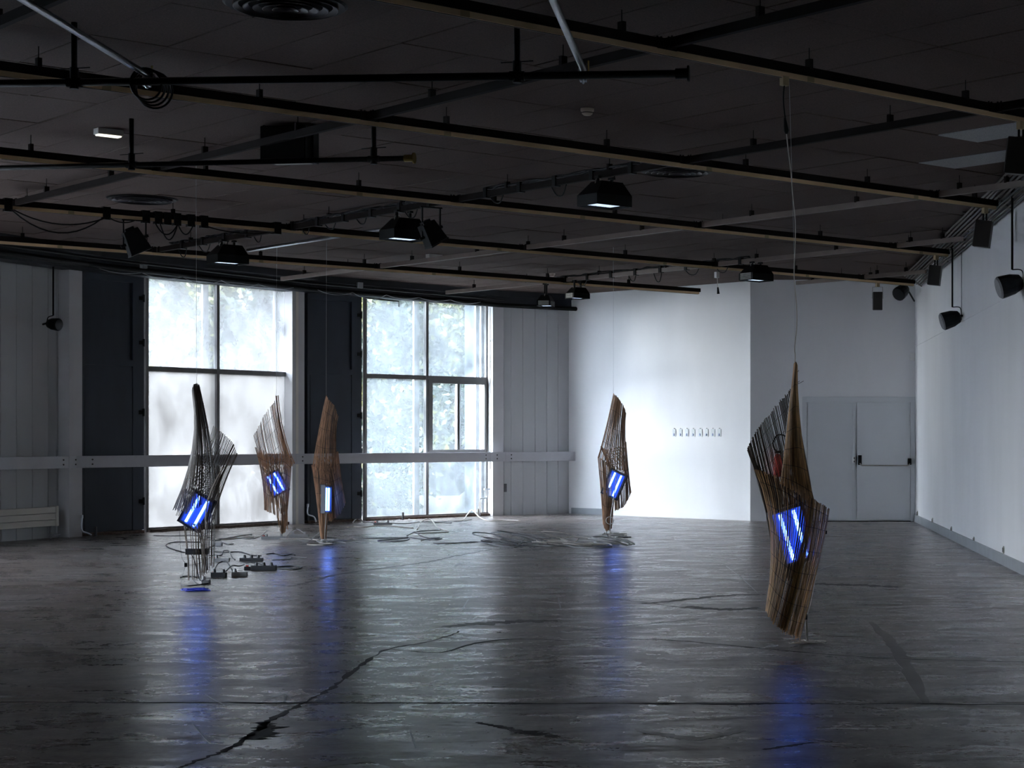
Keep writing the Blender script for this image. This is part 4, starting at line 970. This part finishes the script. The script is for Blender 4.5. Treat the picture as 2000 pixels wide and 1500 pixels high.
# 2: left dark
Y = 18.2
def thr(px0, py0, px1, Y): return ([P(px1, 0, Y)*0+V((px1-CX)*Y/F, Y, CEIL), P((px0+px1)/2, (py0+300)/2, Y), P(px0, py0, Y)], .0016, 'nylon', 'hanging_thread')
S2 = [
 dict(top=[(305, 312), (340, 350), (385, 390), (430, 440), (462, 510)], mid=[(215, 560), (250, 590), (290, 625), (330, 650), (372, 720)], bot=[(55, 905), (90, 950), (130, 990), (180, 1010), (300, 960)], d=.14, bow=-.08, m='reeddark', sp=.0072, wires=(.2, .5, .8)),
 dict(top=[(195, 102), (205, 70), (222, 45), (240, 45)], mid=[(192, 470), (230, 455), (275, 445), (318, 440)], bot=[(70, 860), (170, 880), (270, 830), (352, 760)], d=-.02, bow=.08, m='reeddark', sp=.0062, wires=(.15, .35, .55, .75)),
 dict(top=[(405, 600), (430, 580), (450, 560), (463, 525)], mid=[(312, 800), (325, 800), (340, 800), (353, 800)], bot=[(300, 1000), (308, 998), (317, 990), (326, 980)], d=-.10, bow=.04, m='reeddark', sp=.0068, wires=(.3, .6)),
 dict(top=[(112, 930), (180, 960), (260, 950), (326, 900)], mid=[(140, 1140), (200, 1140), (260, 1130), (328, 1090)], bot=[(150, 1340), (200, 1335), (270, 1305), (324, 1250)], d=.06, bow=.10, m='reeddark', sp=.0105, miss=.12, wires=(.15, .35, .55, .56, .75)),
 dict(top=[(200, 960), (240, 960), (300, 930), (328, 900)], mid=[(260, 1120), (280, 1110), (300, 1090), (328, 1080)], bot=[(250, 1320), (280, 1290), (300, 1270), (324, 1240)], d=-.04, bow=.05, m='reeddark', sp=.0100, wires=(.3, .6)),
 dict(top=[(78, 735), (95, 733), (116, 735)], mid=[(98, 850), (105, 850), (112, 850)], bot=[(118, 1000), (120, 1000), (122, 1000)], d=.18, bow=.0, m='reeddark', wires=(.3,)),
]
def ex2(root, W):
    MB().tube(cr([W((95, 1010, .05)), W((100, 1120, .05)), W((115, 1200, .04)), W((138, 1240, .03)), W((118, 1330, .0)), W((115, 1400, .0))], 6), .002, 5).build('draw_string', 'corddark', root, smooth=True)
    MB().box(W((140, 1240, .03)), (.012, .01, .02)).build('cord_stop', 'blackpl', root)
    MB().tube(cr([W((160, 1140, 0)), W((200, 1200, 0)), W((240, 1330, -.02)), W((272, 1340, -.04))], 6), .005, 6).build('power_cord', 'corddark', root, smooth=True)
    MB().box(W((220, 1150, 0)), (.11, .02, .03)).build('ballast_box', 'stripdark', root)
sculpture(Y, (320, 740), 3.409, S2, dict(c=(218, 882), roll=.52, yaw=-.1, hw=.115, hh=.17, d=.02), 'dark reed sculpture hanging before the leftmost window', 'reeddark', [thr(384, 752, 383, Y)], ex2, 12, 1.15, 1.65)
pile(384, 1153, 33, 2.4, 'bluestring', 'blue string pile on the floor under the dark left sculpture', 7, 5, .004, .012)

# 3
Y = 26.6
S3 = [
 dict(top=[(318, 100), (265, 180), (205, 250), (145, 370), (95, 460)], mid=[(368, 430), (320, 480), (255, 540), (190, 620), (150, 650)], bot=[(462, 700), (400, 760), (330, 800), (260, 850), (205, 860)], d=.10, bow=-.06, m='reed', sp=.0135, miss=.15, wires=(.15, .35, .6)),
 dict(top=[(312, 105), (316, 102), (320, 105)], mid=[(350, 420), (358, 420), (368, 425)], bot=[(410, 700), (435, 700), (465, 710)], d=.0, bow=.02, m='reed', sp=.0070, fan0=True, wires=(.3, .6)),
 dict(top=[(138, 560), (230, 600), (320, 620), (400, 590), (460, 680)], mid=[(200, 840), (260, 880), (320, 900), (385, 930), (440, 940)], bot=[(220, 1110), (270, 1135), (335, 1170), (370, 1310), (405, 1305)], d=-.05, bow=.08, m='reed', sp=.0095, miss=.10, wires=(.15, .3, .5, .7)),
 dict(top=[(150, 640), (250, 650), (350, 660), (440, 690)], mid=[(210, 800), (270, 830), (330, 880), (400, 880)], bot=[(240, 1040), (290, 1080), (350, 1180), (400, 1290)], d=.12, bow=-.05, m='reed', sp=.0125, wires=(.5,)),
]
def ex3(root, W): MB().tube(cr([W((330, 1150, 0)), W((326, 1250, 0)), W((325, 1330, 0))], 4), .002, 5).build('draw_string', 'cordgrey', root, smooth=True)
sculpture(Y, (470, 750), 4.5435, S3, dict(c=(308, 882), roll=-.50, yaw=.1, hw=.125, hh=.165, d=.03), 'small brown reed sculpture hanging before the right edge of the first window', 'reed', [thr(540, 772, 541, Y)], ex3, 13, 1.45, 1.6)

# 4
Y = 26.2
S4 = [
 dict(top=[(766, 105), (790, 135), (825, 170), (850, 205), (872, 290)], mid=[(702, 410), (740, 430), (780, 440), (820, 450), (852, 470)], bot=[(645, 740), (700, 770), (760, 790), (820, 790), (862, 770)], d=-.05, bow=.10, m='reed', sp=.0070, wires=(.2, .45, .7)),
 dict(top=[(645, 640), (700, 660), (790, 640), (855, 600)], mid=[(715, 900), (780, 900), (840, 880), (885, 850)], bot=[(775, 1215), (830, 1195), (885, 1140), (922, 1050)], d=.08, bow=.06, m='reed', sp=.0070, wires=(.2, .45, .7)),
 dict(top=[(640, 720), (690, 745), (740, 770), (792, 800)], mid=[(682, 1000), (710, 1000), (750, 1000), (790, 1000)], bot=[(718, 1340), (735, 1370), (750, 1385), (770, 1380)], d=-.08, bow=.06, m='reed', sp=.0080, wires=(.2, .45, .7)),
]
def ex4(root, W):
    MB().tube(cr([W((775, 880, -.05)), W((780, 1100, -.12)), W((765, 1300, -.12)), W((762, 1390, -.1))], 5), .006, 6).build('power_cord', 'cordwhite', root, smooth=True)
    MB().box(W((752, 930, -.16)), (.035, .02, .07)).build('ballast_box', 'brownbox', root)
sculpture(Y, (470, 750), 4.5435, S4, dict(c=(785, 1020), roll=.05, yaw=1.42, hw=.125, hh=.19, d=-.16), 'slender reed sculpture hanging before the middle navy shutter', 'reed', [thr(637, 774, 638, Y)], ex4, 14, 1.4, 1.45)

# 5
Y = 27.0
S5 = [
 dict(top=[(310, 95), (340, 115), (370, 150), (405, 205), (422, 262)], mid=[(242, 400), (290, 420), (340, 440), (385, 450), (415, 460)], bot=[(175, 645), (240, 700), (310, 750), (380, 765), (432, 760)], d=-.05, bow=.10, m='reed', sp=.0082, wires=(.2, .45, .7)),
 dict(top=[(190, 560), (250, 580), (340, 560), (418, 520)], mid=[(280, 820), (330, 830), (400, 800), (440, 780)], bot=[(318, 1120), (360, 1110), (410, 1070), (462, 965)], d=.10, bow=.06, m='reed', sp=.0085, wires=(.2, .45, .7)),
 dict(top=[(174, 645), (230, 680), (290, 730), (345, 765)], mid=[(200, 940), (240, 960), (280, 970), (322, 970)], bot=[(220, 1230), (240, 1280), (265, 1292), (296, 1280)], d=-.08, bow=.06, m='reed', sp=.0075, wires=(.2, .45, .7)),
]
def ex5(root, W):
    MB().tube(cr([W((348, 800, -.18)), W((335, 900, -.20)), W((318, 1030, -.20)), W((295, 1150, -.18)), W((288, 1250, -.15)), W((283, 1370, -.12))], 6), .0075, 6).build('power_cord', 'cordwhite', root, smooth=True)
    MB().tube(cr([W((250, 1280, -.1)), W((258, 1330, -.1)), W((268, 1365, -.1))], 5), .005, 6).build('draw_string', 'corddark', root, smooth=True)
    q = MB(); q.torus(W((285, 1205, -.19)), .055, .006, (V(1, 0, 0), EZ), 14, 5); q.build('cord_knot', 'cordwhite', root, smooth=True)
sculpture(Y, (1130, 750), 4.543, S5, dict(c=(322, 888), roll=.42, yaw=-.25, hw=.125, hh=.19, d=-.13), 'reddish reed sculpture hanging alone before the bright centre wall', 'reed', [thr(1198, 771, 1198, Y)], ex5, 15, 1.4, 1.45)
pile(1197, 1048, 28, 1.5, 'whitepl', 'tangled white string on the floor under the lone centre sculpture', 10, 8, .006, .05)
pile(646, 1060, 32, 1.5, 'whitepl', 'tangled white string on the floor under the slender middle sculpture', 9, 9, .006, .04)

# ------------------------------------------------------------------ power strips and cables on the floor
def Z8(x, y): return (300+x/3.3333, 980+y/3.3333)
def pstrip(x0, x1, yb, h, m, label, red=False, plugs=2, dang=0.0):
    a = PF(*Z8(x0, yb)); b = PF(*Z8(x1, yb)); b.y = a.y+(b.y-a.y); d = (b-a); L_ = d.length; d.normalize(); d = (Matrix.Rotation(dang, 3, 'Z') @ d); n = V(-d.y, d.x, 0)
    k = a.y/F; hz = h/3.3333*k/2; c = (a+b)/2+n*.03+EZ*hz
    t = thing('power_strip', label, 'power strip', V(c.x, c.y, 0), 'power strips on the floor')
    MB().box(c, (L_/2, .028, hz), (d, n, EZ)).build('strip_body', m, t, bevel=.004)
    for i in range(plugs):
        p = c-d*L_*.3+d*L_*.6*i/max(1, plugs-1)+EZ*hz; MB().cyl(p, p+EZ*.035, .02, 10, .014).build('plug', 'cordgrey' if m == 'stripgrey' else 'corddark', t)
    if red: MB().box(c-d*(L_/2-.03)+EZ*(hz+.006), (.014, .012, .008), (d, n, EZ)).build('switch', 'red', t)
pstrip(385, 490, 392, 24, 'stripgrey', 'grey power strip with red switch just right of the dark sculpture foot', True, 1)
pstrip(558, 708, 388, 22, 'stripdark', 'dark power strip behind the black one, piled with plugs', False, 3)
pstrip(632, 795, 448, 32, 'stripdark', 'large black power strip nearest the room middle', False, 3)
pstrip(588, 630, 444, 22, 'stripdark', 'short black plug block with red switch beside the large black strip', True, 0)
pstrip(370, 470, 493, 32, 'stripdark', 'dark power strip closest to the dark sculpture foot', True, 2)
pstrip(505, 605, 488, 30, 'stripgrey', 'grey short power strip right of the dark sculpture foot', False, 1)
pstrip(310, 362, 536, 28, 'stripgrey', 'small grey adaptor block under the dark sculpture', False, 1)
pstrip(388, 443, 288, 20, 'stripgrey', 'grey power strip half hidden behind the dark sculpture', False, 0)
pstrip(700, 860, 245, 20, 'stripgrey', 'grey power strip below the small brown sculpture', True, 2)
pstrip(880, 1008, 230, 18, 'stripgrey', 'grey power strip between the two middle sculptures', False, 2)
pstrip(1430, 1548, 150, 15, 'stripgrey', 'grey power strip near the foot of the second window', True, 2)
a = PF(1190, 1062); t = thing('power_strip', 'grey power strip amid white cords under the lone centre sculpture', 'power strip', a, 'power strips on the floor')
MB().box(a+EZ*.025, (.16, .03, .025)).build('strip_body', 'stripgrey', t); MB().box(a+V(-.13, 0, .056), (.02, .02, .006)).build('switch', 'red', t); MB().cyl(a+V(.1, 0, .05), a+V(.1, 0, .10), .025, 10).build('plug', 'whitepl', t)
def cable(pts, m, label, r=.0075, z8=True, lift=None):
    q = [PF(*(Z8(*p[:2]) if z8 else p[:2]))+EZ*(r+(p[2] if len(p) > 2 else 0)) for p in pts]
    return tag(MB().tube(cr(q, 6), r, 6).build('floor_cable', m, smooth=True), label, 'cable', 'cables lying on the floor')
cable([(310, 268), (150, 265), (85, 280), (95, 300), (150, 320), (200, 332)], 'corddark', 'dark cable looping out left from behind the dark sculpture', .008)
cable([(0, 222), (120, 225), (300, 222), (420, 245), (560, 222), (640, 216)], 'cordgrey', 'thin grey cable running along the foot of the left window', .007)
cable([(400, 255), (520, 240), (640, 243), (700, 225), (738, 205, .04)], 'cordgrey', 'grey cable leading to the plug below the small brown sculpture', .009)
cable([(390, 245), (470, 250), (560, 238), (650, 232), (600, 222), (520, 232)], 'cordwhite', 'pale cable looping before the left window foot', .008)
cable([(440, 262), (480, 278), (520, 276)], 'cordgrey', 'short grey cable end beside the half-hidden strip', .008)
cable([(392, 328), (470, 332), (560, 330), (600, 340), (640, 352), (700, 356)], 'corddark', 'dark cable crossing behind the grey strips to the dark one', .008)
cable([(735, 345), (790, 340), (840, 355), (900, 345), (920, 352)], 'corddark', 'dark cable wavering right of the dark power strip', .008)
cable([(770, 380), (880, 378), (900, 366), (1000, 368)], 'cordgrey', 'grey cable ending straight right of the dark power strip', .008)
cable([(392, 350), (440, 352), (455, 340, .03), (490, 350, .05), (510, 375, .02), (530, 382)], 'corddark', 'dark cable with a round plug above the grey strip', .008)
cable([(795, 432), (860, 425), (930, 425), (965, 432), (930, 443), (860, 440), (795, 436)], 'corddark', 'dark cable folded back in a loop right of the large black strip', .009)
cable([(385, 470), (420, 435, .05), (470, 432, .07), (505, 455, .03), (520, 470)], 'corddark', 'dark cable arching over the strips by the dark sculpture foot', .008)
cable([(470, 470, .02), (510, 445, .04), (560, 440, .03), (590, 430, .03)], 'corddark', 'dark cable bridging the grey short strip and black block', .008)
cable([(175, 497), (200, 490), (260, 490), (310, 495), (380, 500)], 'corddark', 'dark cable lying flat under the dark sculpture hem', .007)
cable([(180, 545), (230, 550), (280, 545), (320, 540), (360, 535)], 'corddark', 'dark wire running up to the small adaptor block', .006)
cable([(285, 500), (250, 520, .05), (270, 540, .02), (300, 545)], 'corddark', 'short dark wire curling left of the small adaptor block', .006)
cable([(560, 390), (600, 402), (640, 398), (690, 408), (720, 415)], 'corddark', 'dark wire slipping between the two dark strips', .006)
cable([(790, 230), (800, 242), (860, 246), (980, 244), (1040, 250), (1080, 255)], 'cordwhite', 'white cable running from the plug to the middle string pile', .009)
cable([(860, 235), (900, 210, .04), (940, 205, .05), (1000, 222)], 'cordgrey', 'grey cable arched over the strip between the middle sculptures', .008)
cable([(950, 255), (1010, 262), (1060, 240, .05), (1100, 225, .08), (1080, 250)], 'cordgrey', 'grey cable looped at the foot of the slender sculpture', .008)
cable([(1000, 282), (1060, 286), (1130, 284), (1160, 278), (1080, 272), (1010, 276), (1000, 282)], 'cordwhite', 'white cable in a flat loop below the slender sculpture', .009)
cable([(1150, 262), (1230, 258), (1290, 246), (1320, 250), (1280, 257), (1230, 258)], 'cordwhite', 'white cable with a small loop right of the slender sculpture', .009)
cable([(1310, 240), (1450, 240), (1600, 238), (1650, 236)], 'cordgrey', 'long straight grey cable across the middle of the floor', .009)
cable([(1265, 170), (1300, 165), (1360, 169), (1450, 160), (1560, 162), (1690, 175)], 'cordwhite', 'white cable lying before the second navy shutter', .010)
cable([(1295, 142), (1320, 128, .03), (1380, 132), (1430, 138)], 'cordgrey', 'grey cable leaving the strip near the second window', .008)
cable([(1548, 140), (1640, 145), (1780, 130), (1940, 140)], 'cordgrey', 'grey cable along the foot of the second window', .008)
cable([(1560, 125), (1640, 112), (1700, 125), (1800, 138), (1880, 128), (2000, 128), (2070, 118)], 'cordgrey', 'thin grey cable behind the strip at the second window', .006)
cable([(1715, 185), (1745, 150, .05), (1800, 140, .06), (1850, 178, .02), (1920, 198), (1850, 205), (1750, 208), (1695, 205)], 'cordwhite', 'white cable rising in a loop off the floor before the second window', .009)
cable([(1690, 200), (1760, 192), (1850, 188), (1860, 180)], 'cordgrey', 'grey cable under the raised white loop', .008)
cable([(1650, 225), (1700, 215, .03), (1740, 225), (1800, 240), (1870, 240), (1840, 250), (1740, 245), (1650, 232)], 'cordgrey', 'grey cable knotted with plugs in the floor middle', .010)
cable([(1460, 260), (1560, 262), (1640, 255), (1660, 240), (1560, 248), (1460, 256)], 'cordgrey', 'grey cable in a long flat loop in the floor middle', .009)
cable([(1740, 258), (1780, 244), (1850, 238), (1875, 244)], 'cordwhite', 'white cable tail beside the knotted grey cable', .008)
cable([(1825, 268), (1840, 274), (1950, 272), (2060, 270)], 'cordgrey', 'grey cable leading right toward the coiled heap', .009)
def Z7(x, y): return (850+x/4, 980+y/4)
cable([(*Z7(0, 328),), (*Z7(120, 328),), (*Z7(240, 322),), (*Z7(340, 318),), (*Z7(420, 330),)], 'cordgrey', 'grey cable straight into the coiled heap from the left', .009, False)
cable([(*Z7(-10, 150),), (*Z7(200, 152),), (*Z7(250, 130), .06), (*Z7(290, 112), .10), (*Z7(350, 140), .03), (*Z7(420, 153),), (*Z7(520, 148),), (*Z7(660, 153),)], 'cordwhite', 'white cable arching up then straight at the foot of the boarded wall', .010, False)
cable([(*Z7(0, 167),), (*Z7(60, 164),), (*Z7(125, 167),)], 'cordgrey', 'short grey cable end before the second window corner', .009, False)
cable([(*Z7(1400, 288),), (*Z7(1460, 290),), (*Z7(1475, 305),), (*Z7(1440, 316),), (*Z7(1380, 312),)], 'cordwhite', 'white cable loop right of the lone sculpture foot', .009, False)
cable([(*Z7(1380, 288),), (*Z7(1450, 282),), (*Z7(1530, 282),)], 'corddark', 'short dark cable lying right of the lone sculpture foot', .011, False)
rr = random.Random(5)
def heap(x0, x1, y, label, m, n):
    q = MB()
    for i in range(n):
        cx_ = rr.uniform(x0, x1); rad = rr.uniform(.10, .24); c = PF(*Z7(cx_, y+rr.uniform(-8, 8))); tl = rr.uniform(.15, .9); ph = rr.uniform(-.5, .5)
        pts = []
        for k in range(15):
            a = 2*math.pi*k/13; p = c+V(math.cos(a)*rad*1.2, math.sin(a)*rad*.6, 0); p.z = .01+abs(math.sin(a*.5+ph))*rad*tl*.9; pts.append(p)
        q.tube(cr(pts, 3), .008, 5)
    return tag(q.build('cable_heap', m, smooth=True), label, 'cables', 'heaps of looped cable on the floor')
heap(370, 460, 330, 'heap of grey cable loops at the left end of the long coil', 'cordgrey', 5)
heap(500, 640, 335, 'heap of grey cable loops second from the left of the long coil', 'cordgrey', 7)
heap(720, 820, 338, 'small heap of cable loops in the middle of the long coil', 'cordgrey', 3)
heap(870, 1000, 335, 'heap of pale cable loops right of the middle of the long coil', 'cordwhite', 6)
heap(1110, 1220, 342, 'heap of pale cable loops near the lone sculpture', 'cordwhite', 4)
heap(1280, 1400, 345, 'tight heap of white cable under the lone sculpture', 'whitepl', 5)
cable([(*Z7(420, 335),), (*Z7(520, 350),), (*Z7(620, 355),), (*Z7(760, 345),), (*Z7(900, 350),), (*Z7(1020, 345),), (*Z7(1100, 360),), (*Z7(1250, 365),), (*Z7(1380, 355),)], 'cordgrey', 'grey cable threading along under all the loops', .008, False)

# ------------------------------------------------------------------ outdoors
og = struct(MB().prism([(-60, -10), (-12.9, -10), (-12.9, 20), (-11.0, 27.6), (-8.6, 32.2), (-5.6, 35.7), (-4, 37.2), (2, 37.2), (2, 80), (-60, 80)], -.3, -.06).build('ground', 'grass'))
o = MB(); B2.box(o, B2.at(927, -1.3), B2.at(927, -1.3)+.45, -1.6, -1.3, 0, 5.5); tag(o.build('outer_pier', 'ext'), 'blue grey pier standing outside behind the second window', 'pier')
def tree(x, y, h, r, n, label, seed, trunks=1, m='leaf', m2='leaf_sunlit', zc=None, ls=.09):
    rs = np.random.RandomState(seed); t = thing('tree', label, 'tree', (x, y, 0), 'trees outside the windows')
    tm_ = MB()
    for i in range(trunks):
        a = rs.uniform(0, 6.28); lean = rs.uniform(.3, 1.0)
        tm_.tube(cr([(x+rs.uniform(-.15, .15), y+rs.uniform(-.15, .15), -.1), (x+math.cos(a)*lean*.25, y+math.sin(a)*lean*.25, h*.4), (x+math.cos(a)*lean, y+math.sin(a)*lean, h*.9)], 6), .09, 8, rs=[.13-.1*k/12 for k in range(13)])
        for b in range(4):
            z = h*(.3+.15*b); a2 = rs.uniform(0, 6.28); tm_.tube([(x+math.cos(a)*lean*.4, y+math.sin(a)*lean*.4, z), (x+math.cos(a2)*r*.7, y+math.sin(a2)*r*.7, z+h*.2)], .04, 6, rs=[.045, .015])
    tm_.build('trunk', 'bark', t, smooth=True)
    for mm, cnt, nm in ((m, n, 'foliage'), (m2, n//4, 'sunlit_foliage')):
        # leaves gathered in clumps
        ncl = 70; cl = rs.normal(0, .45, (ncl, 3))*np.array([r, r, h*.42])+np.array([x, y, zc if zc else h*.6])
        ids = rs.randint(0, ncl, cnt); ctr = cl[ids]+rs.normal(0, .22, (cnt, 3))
        ctr[:, 2] = np.maximum(ctr[:, 2], .1)
        d1_ = rs.normal(0, 1, (cnt, 3)); d1_ /= np.linalg.norm(d1_, axis=1)[:, None]; d2 = np.cross(d1_, rs.normal(0, 1, (cnt, 3))); d2 /= np.linalg.norm(d2, axis=1)[:, None]
        s = rs.uniform(.6, 1.3, (cnt, 1))*ls
        vs = np.stack([ctr-d1_*s, ctr+d2*s*.5, ctr+d1_*s, ctr-d2*s*.5], 1).reshape(-1, 3)-np.array([x, y, 0])
        me = bpy.data.meshes.new(nm); me.from_pydata(vs.tolist(), [], [(4*i, 4*i+1, 4*i+2, 4*i+3) for i in range(cnt)]); me.update(); me.materials.append(M[mm])
        ob = bpy.data.objects.new(nm, me); C.objects.link(ob); ob.parent = t; ob['kind'] = 'stuff'
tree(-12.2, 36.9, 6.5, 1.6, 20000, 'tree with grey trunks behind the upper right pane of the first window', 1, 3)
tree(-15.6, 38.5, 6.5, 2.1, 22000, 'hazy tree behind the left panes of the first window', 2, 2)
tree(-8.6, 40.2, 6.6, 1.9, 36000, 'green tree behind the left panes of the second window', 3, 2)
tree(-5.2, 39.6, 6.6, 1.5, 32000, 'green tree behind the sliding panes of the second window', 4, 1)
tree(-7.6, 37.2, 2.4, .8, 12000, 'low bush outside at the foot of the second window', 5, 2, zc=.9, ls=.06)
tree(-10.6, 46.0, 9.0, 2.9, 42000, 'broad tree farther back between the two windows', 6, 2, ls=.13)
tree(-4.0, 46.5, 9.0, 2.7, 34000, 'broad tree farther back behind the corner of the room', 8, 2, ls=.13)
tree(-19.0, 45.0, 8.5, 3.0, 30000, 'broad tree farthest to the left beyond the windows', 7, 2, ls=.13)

# backdrop bank added behind the trees to cover bright sky gaps
gv_ = []; gf = []; nx, nz = 90, 24; rs = np.random.RandomState(9)
hgt = rs.normal(0, .45, (nx, nz))
for i in range(nx):
    for j in range(nz):
        x = -45+50*i/(nx-1); f = j/(nz-1); gv_.append((x, 49+9*f+hgt[i, j]+x*.02, -.3+9.5*f**.8+hgt[(i*7) % nx, j]*.9))
gf = [(i*nz+j, (i+1)*nz+j, (i+1)*nz+j+1, i*nz+j+1) for i in range(nx-1) for j in range(nz-1)]
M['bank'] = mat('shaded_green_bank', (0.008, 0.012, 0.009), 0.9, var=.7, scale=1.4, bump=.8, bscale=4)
struct(MB().add(gv_, gf).build('backdrop_bank', 'bank', smooth=True))

t = thing('curtain_rod', 'short black rod with a bent end over the top of the second window', 'rod', B2.pt(w2a+.2, NREC+.08, 4.0))
MB().tube([B2.pt(w2a-.03, NREC+.08, 4.02), B2.pt(B2.at(773, NREC), NREC+.08, 4.0), B2.pt(B2.at(774, NREC), NREC+.08, 3.90)], .014, 6).build('rod_body', 'black', t)
